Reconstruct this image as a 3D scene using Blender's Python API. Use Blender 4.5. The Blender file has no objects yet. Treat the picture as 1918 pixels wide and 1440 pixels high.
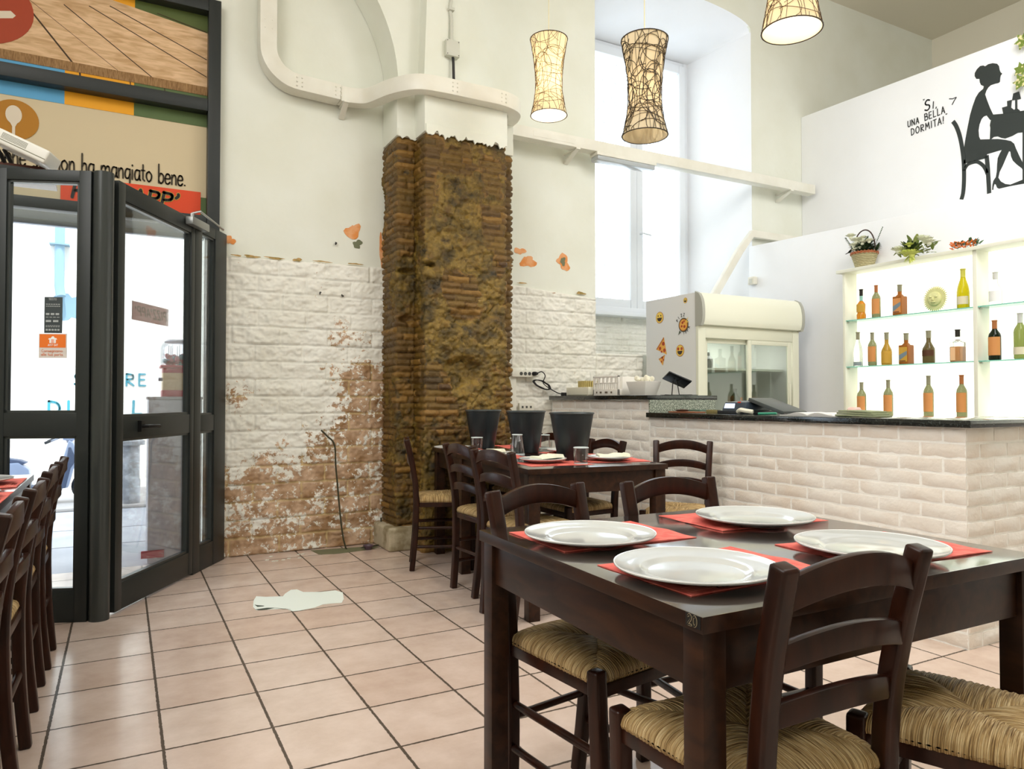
import bpy, bmesh, math, random
import numpy as np
from mathutils import Vector, Matrix, geometry
random.seed(7)
S = bpy.context.scene
COL = S.collection
R = math.radians
PI = math.pi

# ------------------------------------------------------------------ camera
cam_d = bpy.data.cameras.new('camera'); cam = bpy.data.objects.new('camera', cam_d); COL.objects.link(cam)
cam_d.sensor_fit = 'HORIZONTAL'; cam_d.sensor_width = 36.0; cam_d.lens = 36.0*1357/1918
cam_d.clip_start = .02; cam_d.clip_end = 200
YAW = math.atan(730/1357); PITCH = math.atan(28/1357)
cam.location = (0, 0, 1.10)
cam.rotation_euler = (PI/2 + PITCH, 0, -YAW)
S.camera = cam
# ------------------------------------------------------------------ world, exposure, lights
S.view_settings.view_transform = 'Standard'; S.view_settings.look = 'None'
S.view_settings.gamma = 1; S.view_settings.use_curve_mapping = False
S.view_settings.exposure = -0.48
W = bpy.data.worlds.new('sky'); S.world = W; W.use_nodes = True
wn = W.node_tree.nodes; bg = wn['Background']
bg.inputs[0].default_value = (.82, .91, 1.0, 1); bg.inputs[1].default_value = 6.0
def light(name, kind, loc, energy, color=(1, 1, 1), size=1, sizey=None, rot=(0, 0, 0), spread=None):
    l = bpy.data.lights.new(name, kind); l.energy = energy; l.color = color
    if kind == 'AREA':
        l.size = size
        if sizey: l.shape = 'RECTANGLE'; l.size_y = sizey
        if spread: l.spread = spread
    elif kind == 'POINT': l.shadow_soft_size = size
    elif kind == 'SUN': l.angle = size
    o = bpy.data.objects.new(name, l); COL.objects.link(o); o.location = loc; o.rotation_euler = rot
    return o
light('sun', 'SUN', (0, 5, 12), 9.0, (1, .98, .95), R(3), rot=(R(26), 0, 0))
light('fill_area_bar', 'AREA', (2.3, .6, 5.0), 115, (1, .99, .96), 3.6, 2.4, rot=(0, 0, 0))  # added soft fill from above, no fixture modelled for it
light('fill_area_room', 'AREA', (-1.6, 1.2, 4.3), 230, (1, .99, .965), 3.0, 3.0, rot=(R(0), R(-46), 0))  # unseen fill from the left, tilted to brighten the bar front
light('fill_area_kitchen', 'AREA', (4.2, 1.3, 4.4), 105, (1, .995, .99), 1.4, 1.8, rot=Vector((1.5, 2.6, -2.3)).to_track_quat('-Z', 'Y').to_euler())  # added off-frame fill aimed at the wall behind the bar, no fitted lamp

# ------------------------------------------------------------------ materials
MATS = {}
def P(mt): return mt.node_tree.nodes['Principled BSDF']
def mk(name, col, rough=.5, metal=0, coat=0, trans=0, emis=None, estr=0, bump=None, var=None, alpha=1, spec=.5, sss=0, ior=1.45, obj=True):
    """bump=(scale,strength[,detail]); var=(scale, colour2, lo, hi)"""
    if name in MATS: return MATS[name]
    m = bpy.data.materials.new(name); m.use_nodes = True; MATS[name] = m
    n = m.node_tree.nodes; L = m.node_tree.links; b = P(m)
    b.inputs['Base Color'].default_value = (*col, 1); b.inputs['Roughness'].default_value = rough
    b.inputs['Metallic'].default_value = metal; b.inputs['Coat Weight'].default_value = coat
    b.inputs['Coat Roughness'].default_value = .12
    b.inputs['Transmission Weight'].default_value = trans; b.inputs['IOR'].default_value = ior
    b.inputs['Specular IOR Level'].default_value = spec; b.inputs['Alpha'].default_value = alpha
    if emis: b.inputs['Emission Color'].default_value = (*emis, 1); b.inputs['Emission Strength'].default_value = estr
    tc = n.new('ShaderNodeTexCoord')
    if bump:
        t = n.new('ShaderNodeTexNoise'); t.inputs['Scale'].default_value = bump[0]; t.inputs['Detail'].default_value = bump[2] if len(bump) > 2 else 4
        L.new(tc.outputs['Object'], t.inputs['Vector'])
        bp = n.new('ShaderNodeBump'); bp.inputs['Strength'].default_value = bump[1]; bp.inputs['Distance'].default_value = .01
        L.new(t.outputs['Fac'], bp.inputs['Height']); L.new(bp.outputs['Normal'], b.inputs['Normal'])
    if var:
        t = n.new('ShaderNodeTexNoise'); t.inputs['Scale'].default_value = var[0]; t.inputs['Detail'].default_value = 5
        L.new(tc.outputs['Object'], t.inputs['Vector'])
        r = n.new('ShaderNodeValToRGB'); r.color_ramp.elements[0].position = var[2]; r.color_ramp.elements[1].position = var[3]
        r.color_ramp.elements[0].color = (*col, 1); r.color_ramp.elements[1].color = (*var[1], 1)
        L.new(t.outputs['Fac'], r.inputs['Fac']); L.new(r.outputs['Color'], b.inputs['Base Color'])
    return m
def srgb(r, g, b):
    f = lambda c: c/12.92 if c <= .04045 else ((c+.055)/1.055)**2.4
    return (f(r/255), f(g/255), f(b/255))
def worley(x, y, seed=0):
    xi = np.floor(x); yi = np.floor(y); f1 = np.full(x.shape, 9.); f2 = np.full(x.shape, 9.); cid = np.zeros(x.shape)
    for dx in (-1, 0, 1):
        for dy in (-1, 0, 1):
            cx = xi+dx; cy = yi+dy; px = cx+vnoise(cx, cy, seed); py = cy+vnoise(cx, cy, seed+1); d = np.hypot(x-px, y-py); c = vnoise(cx, cy, seed+2)
            m1 = d < f1; f2 = np.where(m1, f1, np.minimum(f2, d)); cid = np.where(m1, c, cid); f1 = np.where(m1, d, f1)
    return f1, f2, cid
def glass_mat(name, tint=(.97, .99, 1), gloss=.1):
    if name in MATS: return MATS[name]
    m = bpy.data.materials.new(name); m.use_nodes = True; MATS[name] = m
    n = m.node_tree.nodes; L = m.node_tree.links; n.remove(P(m)); out = n['Material Output']
    t = n.new('ShaderNodeBsdfTransparent'); t.inputs[0].default_value = (*tint, 1)
    g = n.new('ShaderNodeBsdfGlossy'); g.inputs['Roughness'].default_value = .02
    lw = n.new('ShaderNodeFresnel'); lw.inputs['IOR'].default_value = 1.3
    mu = n.new('ShaderNodeMath'); mu.operation = 'MULTIPLY_ADD'; mu.inputs[1].default_value = .5; mu.inputs[2].default_value = gloss*.12
    L.new(lw.outputs['Fac'], mu.inputs[0])
    mx = n.new('ShaderNodeMixShader'); L.new(mu.outputs[0], mx.inputs[0]); L.new(t.outputs[0], mx.inputs[1]); L.new(g.outputs[0], mx.inputs[2])
    L.new(mx.outputs[0], out.inputs[0]); return m
WOOD = {}
def wood(name, c1, c2, rough=.35, coat=.3, scale=(3, 3, 3), axis=0, bumpy=.12, rot=0, cr=.12):
    if name in MATS: return MATS[name]
    m = mk(name, c1, rough, coat=coat); n = m.node_tree.nodes; L = m.node_tree.links; b = P(m)
    tc = n.new('ShaderNodeTexCoord'); mp = n.new('ShaderNodeMapping'); mp.inputs['Scale'].default_value = scale; mp.inputs['Rotation'].default_value = (0, rot, 0); b.inputs['Coat Roughness'].default_value = cr
    L.new(tc.outputs['Object'], mp.inputs[0])
    t = n.new('ShaderNodeTexNoise'); t.inputs['Scale'].default_value = 6; t.inputs['Detail'].default_value = 8; t.inputs['Distortion'].default_value = .6
    L.new(mp.outputs[0], t.inputs['Vector'])
    r = n.new('ShaderNodeValToRGB'); r.color_ramp.elements[0].position = .35; r.color_ramp.elements[1].position = .65
    r.color_ramp.elements[0].color = (*c1, 1); r.color_ramp.elements[1].color = (*c2, 1)
    L.new(t.outputs['Fac'], r.inputs['Fac']); L.new(r.outputs['Color'], b.inputs['Base Color'])
    bp = n.new('ShaderNodeBump'); bp.inputs['Strength'].default_value = bumpy; bp.inputs['Distance'].default_value = .002
    L.new(t.outputs['Fac'], bp.inputs['Height']); L.new(bp.outputs['Normal'], b.inputs['Normal'])
    return m

# ------------------------------------------------------------------ mesh builder
class MB:
    def __init__(s): s.v = []; s.f = []; s.m = []; s.uv = None
    def add(s, vs, fs, mi=0, M=None):
        o = len(s.v)
        if M is not None: vs = [tuple(M @ Vector(p)) for p in vs]
        s.v += [tuple(p) for p in vs]; s.f += [tuple(i+o for i in f) for f in fs]; s.m += [mi]*len(fs); return s
    def box(s, x0, x1, y0, y1, z0, z1, mi=0, M=None):
        vs = [(x, y, z) for z in (z0, z1) for y in (y0, y1) for x in (x0, x1)]
        return s.add(vs, [(0, 2, 3, 1), (4, 5, 7, 6), (0, 1, 5, 4), (2, 6, 7, 3), (0, 4, 6, 2), (1, 3, 7, 5)], mi, M)
    def tube(s, pts, r, n=8, mi=0, closed=False, M=None, caps=True, flat=None):
        pts = [Vector(p) for p in pts]; k = len(pts); vs = []; fs = []
        rr = r if isinstance(r, (list, tuple)) else [r]*k
        t0 = None; up = None
        for i, p in enumerate(pts):
            a = pts[(i-1) % k] if (closed or i > 0) else p; b_ = pts[(i+1) % k] if (closed or i < k-1) else p
            t = (b_-a)
            if t.length < 1e-9: t = Vector((0, 0, 1))
            t.normalize()
            if up is None:
                up = Vector((0, 0, 1)) if abs(t.z) < .9 else Vector((1, 0, 0))
            u = up - t*up.dot(t)
            if u.length < 1e-6: u = t.orthogonal()
            u.normalize(); up = u; w = t.cross(u)
            for j in range(n):
                an = 2*PI*j/n
                ru, rw = (rr[i], rr[i]) if flat is None else (flat[1], flat[0])
                vs.append(p + u*math.cos(an)*ru + w*math.sin(an)*rw)
        for i in range(k if closed else k-1):
            for j in range(n):
                a = i*n+j; b_ = i*n+(j+1) % n; c = ((i+1) % k)*n+(j+1) % n; d = ((i+1) % k)*n+j
                fs.append((a, b_, c, d))
        if caps and not closed: fs += [tuple(range(n))[::-1], tuple(range((k-1)*n, k*n))]
        return s.add(vs, fs, mi, M)
    def sweep(s, pts, w, d, side, mi=0, M=None):
        """rectangular bar through pts; w along 'side', d across it"""
        pts = [Vector(p) for p in pts]; side = Vector(side).normalized(); vs = []; fs = []
        ww = w if isinstance(w, (list, tuple)) else [w]*len(pts); dd = d if isinstance(d, (list, tuple)) else [d]*len(pts)
        for i, p in enumerate(pts):
            t = (pts[min(i+1, len(pts)-1)]-pts[max(i-1, 0)]).normalized()
            sd = (side - t*side.dot(t)).normalized(); q = t.cross(sd)
            for a, b_ in ((-1, -1), (1, -1), (1, 1), (-1, 1)): vs.append(p + sd*a*ww[i]/2 + q*b_*dd[i]/2)
        for i in range(len(pts)-1):
            for j in range(4):
                k = (j+1) % 4; fs.append((i*4+j, i*4+k, i*4+4+k, i*4+4+j))
        e = (len(pts)-1)*4; fs += [(3, 2, 1, 0), (e, e+1, e+2, e+3)]
        return s.add(vs, fs, mi, M)
    def lathe(s, prof, n=24, c=(0, 0, 0), mi=0, M=None, close=False):
        vs = []; fs = []; k = len(prof)
        for r, z in prof:
            for j in range(n):
                a = 2*PI*j/n; vs.append((c[0]+r*math.cos(a), c[1]+r*math.sin(a), c[2]+z))
        for i in range(k if close else k-1):
            for j in range(n): fs.append((i*n+j, i*n+(j+1) % n, ((i+1) % k)*n+(j+1) % n, ((i+1) % k)*n+j))
        if not close:
            if prof[0][0] > 1e-5: fs.append(tuple(range(n))[::-1])
            if prof[-1][0] > 1e-5: fs.append(tuple(range((k-1)*n, k*n)))
        return s.add(vs, fs, mi, M)
    def ball(s, c, r, n=10, mi=0, sc=(1, 1, 1), M=None):
        pr = [(max(math.sin(PI*i/n), 1e-4), -math.cos(PI*i/n)) for i in range(n+1)]
        vs = []; fs = []
        for a, z in pr:
            for j in range(n): vs.append((c[0]+a*math.cos(2*PI*j/n)*r*sc[0], c[1]+a*math.sin(2*PI*j/n)*r*sc[1], c[2]+z*r*sc[2]))
        for i in range(n):
            for j in range(n): fs.append((i*n+j, i*n+(j+1) % n, (i+1)*n+(j+1) % n, (i+1)*n+j))
        return s.add(vs, fs, mi, M)
    def prism(s, poly, o, u, v, th, mi=0):
        """closed polygon poly (a,b) at o+u*a+v*b, thickness th along u x v"""
        o = Vector(o); u = Vector(u); v = Vector(v); w = u.cross(v).normalized()*th; n = len(poly)
        vs = [o+u*a+v*b for a, b in poly]; vs += [p+w for p in vs]
        tr = geometry.tessellate_polygon([[Vector((a, b, 0)) for a, b in poly]])
        fs = []
        for t in tr: fs += [tuple(t), tuple(i+n for i in t[::-1])]
        fs += [(i, (i+1) % n, n+(i+1) % n, n+i) for i in range(n)]
        return s.add(vs, fs, mi)
    def build(s, name, mat=None, parent=None, smooth=False, bevel=0, seg=2, kind=None, auto=None, loc=None):
        me = bpy.data.meshes.new(name); me.from_pydata(s.v, [], s.f)
        mats = mat if isinstance(mat, (list, tuple)) else [mat]
        for m in mats:
            if m: me.materials.append(m)
        if len(mats) > 1: me.polygons.foreach_set('material_index', s.m)
        bm = bmesh.new(); bm.from_mesh(me)
        bmesh.ops.recalc_face_normals(bm, faces=bm.faces)
        if bevel:
            es = [e for e in bm.edges if len(e.link_faces) == 2 and e.calc_face_angle(0) > R(35)]
            bmesh.ops.bevel(bm, geom=es, offset=bevel, segments=seg, affect='EDGES', profile=.6, clamp_overlap=True)
        bm.to_mesh(me); bm.free()
        if smooth or bevel:
            me.polygons.foreach_set('use_smooth', [True]*len(me.polygons))
            try: me.set_sharp_from_angle(angle=R(auto or 40))
            except Exception: pass
        o = bpy.data.objects.new(name, me); COL.objects.link(o)
        if parent: o.parent = parent
        if loc: o.location = loc
        if kind: o['kind'] = kind
        return o
def tag(o, label, cat, group=None, kind=None):
    o['label'] = label; o['category'] = cat
    if group: o['group'] = group
    if kind: o['kind'] = kind
    return o
def thing(name, label, cat, loc=(0, 0, 0), rz=0, group=None):
    o = bpy.data.objects.new(name, None); COL.objects.link(o); o.empty_display_size = .1
    o.location = loc; o.rotation_euler = (0, 0, rz)
    return tag(o, label, cat, group)
def struct(o): o['kind'] = 'structure'; return o
KIDS = {}
def copy_tree(o, parent=None):
    c = o.copy(); COL.objects.link(c); c.parent = parent
    for ch in [x for x in ALLKIDS(o)]: copy_tree(ch, c)
    return c
def ALLKIDS(o): return [x for x in bpy.data.objects if x.parent == o]
def dup(root, loc, rz, label, group=None):
    c = copy_tree(root); c.location = loc; c.rotation_euler = (0, 0, rz); c['label'] = label
    if group: c['group'] = group
    return c
def smoothpath(pts, n=6, closed=False):
    P_ = [Vector(p) for p in pts]; k = len(P_); out = []
    g = (lambda i: P_[i % k]) if closed else (lambda i: P_[max(0, min(k-1, i))])
    for i in range(k if closed else k-1):
        a, b, c, d = g(i-1), g(i), g(i+1), g(i+2)
        for j in range(n):
            t = j/n
            out.append(.5*((2*b)+(c-a)*t+(2*a-5*b+4*c-d)*t*t+(3*b-a-3*c+d)*t**3))
    if not closed: out.append(P_[-1])
    return out
# numpy value noise
def vnoise(x, y, seed=0):
    x = np.asarray(x, float); y = np.asarray(y, float)
    xi = np.floor(x).astype(np.int64); yi = np.floor(y).astype(np.int64); fx = x-xi; fy = y-yi
    fx = fx*fx*(3-2*fx); fy = fy*fy*(3-2*fy)
    def h(a, b):
        n = (a*374761393 + b*668265263 + seed*974634777) & 0x7fffffff
        n = ((n ^ (n >> 13))*1274126177) & 0x7fffffff
        return ((n ^ (n >> 16)) & 0xffff)/65535.
    return (h(xi, yi)*(1-fx)+h(xi+1, yi)*fx)*(1-fy)+(h(xi, yi+1)*(1-fx)+h(xi+1, yi+1)*fx)*fy
def fbm(x, y, seed=0, oct=4, gain=.5):
    a = 1; s_ = 0; t = 0
    for i in range(oct): s_ = s_+a*vnoise(x*2**i, y*2**i, seed+i*17); t += a; a *= gain
    return s_/t
def sstep(a, b, x): t = np.clip((x-a)/(b-a), 0, 1); return t*t*(3-2*t)
def grid_mesh(name, Pw, mats, attrs=None, parent=None, smooth=True):
    """Pw: (nv,nu,3) array of points"""
    nv, nu, _ = Pw.shape; idx = np.arange(nu*nv).reshape(nv, nu)
    f = np.stack([idx[:-1, :-1], idx[:-1, 1:], idx[1:, 1:], idx[1:, :-1]], -1).reshape(-1, 4)
    me = bpy.data.meshes.new(name); me.from_pydata(Pw.reshape(-1, 3).tolist(), [], f.tolist())
    me.materials.append(mats)
    for k, a in (attrs or {}).items():
        at = me.attributes.new(k, 'FLOAT', 'POINT'); at.data.foreach_set('value', np.asarray(a, np.float32).reshape(-1))
    if smooth: me.polygons.foreach_set('use_smooth', [True]*len(me.polygons))
    o = bpy.data.objects.new(name, me); COL.objects.link(o)
    if parent: o.parent = parent
    return o

# ------------------------------------------------------------------ stroke lettering
G = {
 'a': ('.45', [[(.42, .5), (.15, .52), (.02, .28), (.1, .02), (.3, .03), (.42, .25)], [(.42, .52), (.42, .12), (.5, .0)]]),
 'b': ('.45', [[(.03, 1), (.03, 0)], [(.03, .3), (.2, .52), (.42, .4), (.42, .12), (.22, -.02), (.03, .12)]]),
 'd': ('.45', [[(.42, 1), (.42, 0)], [(.42, .42), (.22, .53), (.02, .3), (.12, 0), (.3, .02), (.42, .2)]]),
 'e': ('.45', [[(.03, .27), (.42, .3), (.36, .5), (.16, .52), (.02, .3), (.08, .04), (.28, -.01), (.43, .1)]]),
 'g': ('.45', [[(.42, .5), (.15, .52), (.02, .28), (.1, .04), (.3, .05), (.42, .25)], [(.42, .52), (.42, -.2), (.3, -.38), (.05, -.3)]]),
 'h': ('.42', [[(.03, 1), (.03, 0)], [(.03, .32), (.2, .52), (.36, .42), (.39, 0)]]),
 'i': ('.12', [[(.05, .5), (.05, 0)], [(.05, .72), (.05, .76)]]),
 'l': ('.12', [[(.05, 1), (.05, 0)]]),
 'm': ('.72', [[(.03, .5), (.03, 0)], [(.03, .35), (.17, .52), (.33, .45), (.35, 0)], [(.35, .35), (.5, .52), (.66, .45), (.68, 0)]]),
 'n': ('.42', [[(.03, .5), (.03, 0)], [(.03, .32), (.2, .52), (.36, .42), (.39, 0)]]),
 'o': ('.48', [[(.24, .53), (.05, .42), (.02, .2), (.2, -.01), (.4, .1), (.45, .35), (.24, .53)]]),
 'p': ('.45', [[(.03, .5), (.03, -.4)], [(.03, .3), (.2, .52), (.42, .4), (.42, .12), (.22, -.02), (.03, .12)]]),
 'r': ('.3', [[(.03, .5), (.03, 0)], [(.03, .3), (.15, .48), (.28, .48)]]),
 's': ('.36', [[(.33, .46), (.14, .53), (.05, .38), (.3, .2), (.28, .02), (.04, .03)]]),
 't': ('.3', [[(.14, .85), (.14, .08), (.28, 0)], [(0, .55), (.28, .55)]]),
 'u': ('.45', [[(.03, .5), (.05, .08), (.2, -.01), (.4, .2)], [(.42, .5), (.42, 0)]]),
 ',': ('.15', [[(.08, .06), (.04, -.14)]]), '.': ('.15', [[(.05, .03), (.07, .03)]]), ' ': ('.32', []),
 '!': ('.2', [[(.1, 1), (.07, .3)], [(.06, .06), (.06, .03)]]),
 '"': ('.2', [[(.03, 1), (.05, .88)], [(.12, 1), (.12, .88)]]), "'": ('.16', [[(.1, 1.0), (.12, .85), (.02, .7)]]),
 'A': ('.62', [[(0, 0), (.28, 1), (.56, 0)], [(.1, .36), (.46, .36)]]),
 'B': ('.58', [[(.04, 0), (.04, 1)], [(.04, 1), (.4, .95), (.42, .62), (.06, .54)], [(.06, .54), (.5, .46), (.5, .08), (.04, 0)]]),
 'C': ('.6', [[(.5, .86), (.25, 1), (.02, .6), (.1, .1), (.35, 0), (.52, .14)]]),
 'D': ('.62', [[(.04, 0), (.04, 1)], [(.04, 1), (.42, .85), (.54, .45), (.38, .08), (.04, 0)]]),
 'E': ('.52', [[(.44, 1), (.04, 1), (.04, 0), (.46, 0)], [(.04, .52), (.38, .52)]]),
 'I': ('.2', [[(.08, 0), (.08, 1)]]),
 'J': ('.5', [[(.4, 1), (.4, .2), (.2, 0), (.02, .15)]]),
 'L': ('.5', [[(.06, 1), (.04, 0), (.44, .02)]]),
 'M': ('.75', [[(.02, 0), (.1, 1), (.34, .35), (.58, 1), (.68, 0)]]),
 'N': ('.66', [[(.04, 0), (.04, 1), (.56, 0), (.56, 1)]]),
 'O': ('.68', [[(.3, 1), (.04, .7), (.06, .22), (.3, 0), (.56, .25), (.56, .75), (.3, 1)]]),
 'P': ('.55', [[(.04, 0), (.04, 1)], [(.04, 1), (.44, .92), (.44, .56), (.04, .48)]]),
 'R': ('.6', [[(.04, 0), (.04, 1)], [(.04, 1), (.44, .92), (.44, .58), (.06, .5), (.52, 0)]]),
 'S': ('.55', [[(.46, .9), (.25, 1), (.06, .8), (.12, .58), (.4, .45), (.46, .2), (.26, 0), (.02, .1)]]),
 'T': ('.56', [[(0, 1), (.54, 1)], [(.27, 1), (.27, 0)]]),
 'U': ('.6', [[(.03, 1), (.05, .2), (.27, 0), (.5, .2), (.54, 1)]]),
 'Z': ('.56', [[(.02, 1), (.5, 1), (.02, 0), (.52, 0)]]),
 '1': ('.3', [[(.05, .8), (.2, 1), (.2, 0)]]),
 '2': ('.5', [[(.04, .8), (.22, 1), (.42, .8), (.36, .5), (.04, 0), (.46, 0)]]),
 '0': ('.55', [[(.25, 1), (.05, .7), (.05, .25), (.25, 0), (.45, .25), (.45, .75), (.25, 1)]]),
}
ROUND = set('abdeghmnoprsuBCDJOPRSU20,')
def text_strokes(mb, txt, o, u, v, h, pen, th=.0015, gap=.12, slant=0, width=None, mirror=False, ws=1.0):
    """strokes lettering: o = start of baseline, u = reading direction, v = up"""
    o = Vector(o); u = Vector(u).normalized(); v = Vector(v).normalized(); nrm = u.cross(v)
    tot = sum(float(G[c][0])+gap for c in txt)-gap; sc = h*ws if width is None else width/tot
    x = 0
    for c in txt:
        w_, st = G[c]
        for s_ in st:
            pts = [Vector((a, b, 0)) for a, b in s_]
            if c in ROUND and len(pts) > 2: pts = smoothpath(pts, 5)
            q = []
            for p in pts:
                xx = (x+p.x)*sc+p.y*h*slant
                q.append(o+u*xx+v*(p.y*h))
            if len(q) == 1: q.append(q[0]+u*pen*.3)
            # flat rounded ribbon
            off = nrm*th*.5
            dsc = []
            for k in range(len(q)-1):
                a, b = q[k], q[k+1]; d = (b-a)
                if d.length < 1e-7: continue
                d.normalize(); sd = nrm.cross(d)*pen/2
                vs = [a-sd, b-sd, b+sd, a+sd]; vs += [p_+nrm*th for p_ in vs]
                mb.add(vs, [(0, 1, 2, 3), (7, 6, 5, 4), (0, 4, 5, 1), (1, 5, 6, 2), (2, 6, 7, 3), (3, 7, 4, 0)])
            for p_ in q:
                r_ = pen/2; vs = [p_+nrm*th*1.02+u*r_*math.cos(t*PI/4)+v*r_*math.sin(t*PI/4) for t in range(8)]
                mb.add(vs, [tuple(range(8))])
        x += float(w_)+gap
    return tot*sc
# ================================================================== SETTING
CEIL = 5.59
plaster = mk('plaster_warm_white', srgb(237, 239, 228), .75, bump=(9, .25, 6), var=(2.2, srgb(229, 230, 215), .3, .75))
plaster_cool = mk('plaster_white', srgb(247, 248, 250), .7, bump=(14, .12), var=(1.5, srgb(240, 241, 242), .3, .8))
ceil_m = mk('ceiling_paint', srgb(236, 230, 212), .8, bump=(6, .1))
white_metal = mk('white_painted_metal', srgb(238, 236, 224), .4, bump=(60, .05), var=(5, srgb(226, 222, 206), .35, .8))
# --- floor
def floor_material():
    m = mk('terracotta_pink_tile', (1, 1, 1), .3, coat=.25); n = m.node_tree.nodes; L = m.node_tree.links; b = P(m)
    tc = n.new('ShaderNodeTexCoord'); mp = n.new('ShaderNodeMapping'); mp.inputs['Location'].default_value = (-.128+.331*20, -4.53+.331*40, 0)
    L.new(tc.outputs['Object'], mp.inputs[0])
    br = n.new('ShaderNodeTexBrick'); br.offset = 0; br.squash = 1; br.inputs['Scale'].default_value = 1
    br.inputs['Brick Width'].default_value = .331; br.inputs['Row Height'].default_value = .331
    br.inputs['Mortar Size'].default_value = .0055; br.inputs['Mortar Smooth'].default_value = .25; br.inputs['Bias'].default_value = 0
    br.inputs['Color1'].default_value = (*srgb(226, 207, 195), 1); br.inputs['Color2'].default_value = (*srgb(219, 196, 182), 1)
    br.inputs['Mortar'].default_value = (*srgb(86, 74, 62), 1)
    # jagged grout edges
    nz0 = n.new('ShaderNodeTexNoise'); nz0.inputs['Scale'].default_value = 70; L.new(tc.outputs['Object'], nz0.inputs['Vector'])
    vm = n.new('ShaderNodeVectorMath'); vm.operation = 'MULTIPLY_ADD'; vm.inputs[1].default_value = (.006, .006, 0)
    L.new(nz0.outputs['Color'], vm.inputs[0]); L.new(mp.outputs[0], vm.inputs[2]); L.new(vm.outputs[0], br.inputs['Vector'])
    nz = n.new('ShaderNodeTexNoise'); nz.inputs['Scale'].default_value = 6; nz.inputs['Detail'].default_value = 9; nz.inputs['Roughness'].default_value = .65
    L.new(tc.outputs['Object'], nz.inputs['Vector'])
    r = n.new('ShaderNodeValToRGB'); r.color_ramp.elements[0].position = .3; r.color_ramp.elements[1].position = .7
    r.color_ramp.elements[0].color = (.80, .76, .72, 1); r.color_ramp.elements[1].color = (1.0, 1.0, 1.0, 1)
    L.new(nz.outputs['Fac'], r.inputs['Fac'])
    mx = n.new('ShaderNodeMix'); mx.data_type = 'RGBA'; mx.blend_type = 'MULTIPLY'; mx.inputs[0].default_value = 1
    L.new(br.outputs['Color'], mx.inputs[6]); L.new(r.outputs['Color'], mx.inputs[7]); L.new(mx.outputs[2], b.inputs['Base Color'])
    rr = n.new('ShaderNodeMapRange'); rr.inputs[3].default_value = .22; rr.inputs[4].default_value = .85; L.new(br.outputs['Fac'], rr.inputs[0]); L.new(rr.outputs[0], b.inputs['Roughness'])
    ad = n.new('ShaderNodeMath'); ad.operation = 'MULTIPLY_ADD'; ad.inputs[1].default_value = -1.0
    nz2 = n.new('ShaderNodeMath'); nz2.operation = 'MULTIPLY'; nz2.inputs[1].default_value = .25
    L.new(nz.outputs['Fac'], nz2.inputs[0]); L.new(br.outputs['Fac'], ad.inputs[0]); L.new(nz2.outputs[0], ad.inputs[2])
    bp = n.new('ShaderNodeBump'); bp.inputs['Strength'].default_value = .5; bp.inputs['Distance'].default_value = .004
    L.new(ad.outputs[0], bp.inputs['Height']); L.new(bp.outputs['Normal'], b.inputs['Normal'])
    return m
struct(MB().box(-4, 9, -4, 5.41, -.1, 0).build('floor', floor_material()))
struct(MB().box(-4, 9, -4, 7.2, CEIL, CEIL+.1).build('ceiling', ceil_m))

# --- back wall with the entrance opening and the window recess
wb = MB()
wb.box(-4, -2.6, 5.41, 5.75, 0, CEIL); wb.box(-2.6, .53, 5.43, 5.75, 3.86, CEIL)
wb.box(.53, 3.77, 5.41, 6.6, 0, CEIL)
wb.box(3.77, 5.74, 5.41, 6.6, 0, 1.52); wb.box(5.74, 9, 5.41, 6.6, 0, CEIL)
wb.box(3.77, 5.74, 6.46, 6.6, 1.52, 2.05); wb.box(3.77, 5.74, 6.46, 6.6, 4.97, CEIL); wb.box(3.77, 4.22, 6.46, 6.6, 2.05, 4.97)
arc = []
for i in range(25):
    t = PI*i/24; arc.append((4.755+.985*math.cos(t), 4.93+.18*math.sin(t)**.8))
poly = arc+[(3.77, CEIL), (5.74, CEIL)]
wb.prism(poly, (0, 5.41, 0), (1, 0, 0), (0, 0, 1), -.02)
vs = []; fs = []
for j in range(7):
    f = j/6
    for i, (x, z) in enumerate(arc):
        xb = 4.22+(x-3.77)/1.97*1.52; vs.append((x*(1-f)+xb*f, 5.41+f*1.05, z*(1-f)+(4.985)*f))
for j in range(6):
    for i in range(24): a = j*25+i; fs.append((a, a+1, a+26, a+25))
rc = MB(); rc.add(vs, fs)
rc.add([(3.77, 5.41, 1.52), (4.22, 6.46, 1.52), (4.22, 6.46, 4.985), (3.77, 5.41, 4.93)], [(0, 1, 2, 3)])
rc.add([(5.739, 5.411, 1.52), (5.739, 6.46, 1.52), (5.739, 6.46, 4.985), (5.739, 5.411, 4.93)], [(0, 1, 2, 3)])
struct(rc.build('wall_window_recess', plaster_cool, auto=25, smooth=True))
wall_back = struct(wb.build('wall_back', plaster, auto=25, smooth=True))
# lunette arch above the entrance and the vault springing over the pillar
inner = [(.485+1.3*math.cos(t), 3.42+1.26*math.sin(t)) for t in [PI/2*i/20 for i in range(21)]]
poly = [(1.94, 3.40)]+inner+[(-4, 4.68), (-4, CEIL), (2.02, CEIL)]
ar = MB(); ar.prism(poly, (0, 5.405, 0), (1, 0, 0), (0, 0, 1), .305)
struct(ar.build('trim_1', plaster, auto=30, smooth=True))
nz_, nx_ = 24, 30; Pw = np.zeros((nz_, nx_, 3))
for a in range(nz_):
    z = 3.38+(CEIL-3.38)*a/(nz_-1); x0 = 1.935+.035*(z-3.4)
    for b_ in range(nx_):
        if b_ == 0: Pw[a, b_] = (x0, 5.12, z)
        else:
            t = (b_-1)/(nx_-2); x = x0+(3.25-x0)*t; Pw[a, b_] = (x, 4.97+.44*float(sstep(0, 1, t)), z)
vm_ = grid_mesh('trim_2', Pw, plaster); struct(vm_)
try: vm_.data.set_sharp_from_angle(angle=R(40))
except Exception: pass
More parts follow.
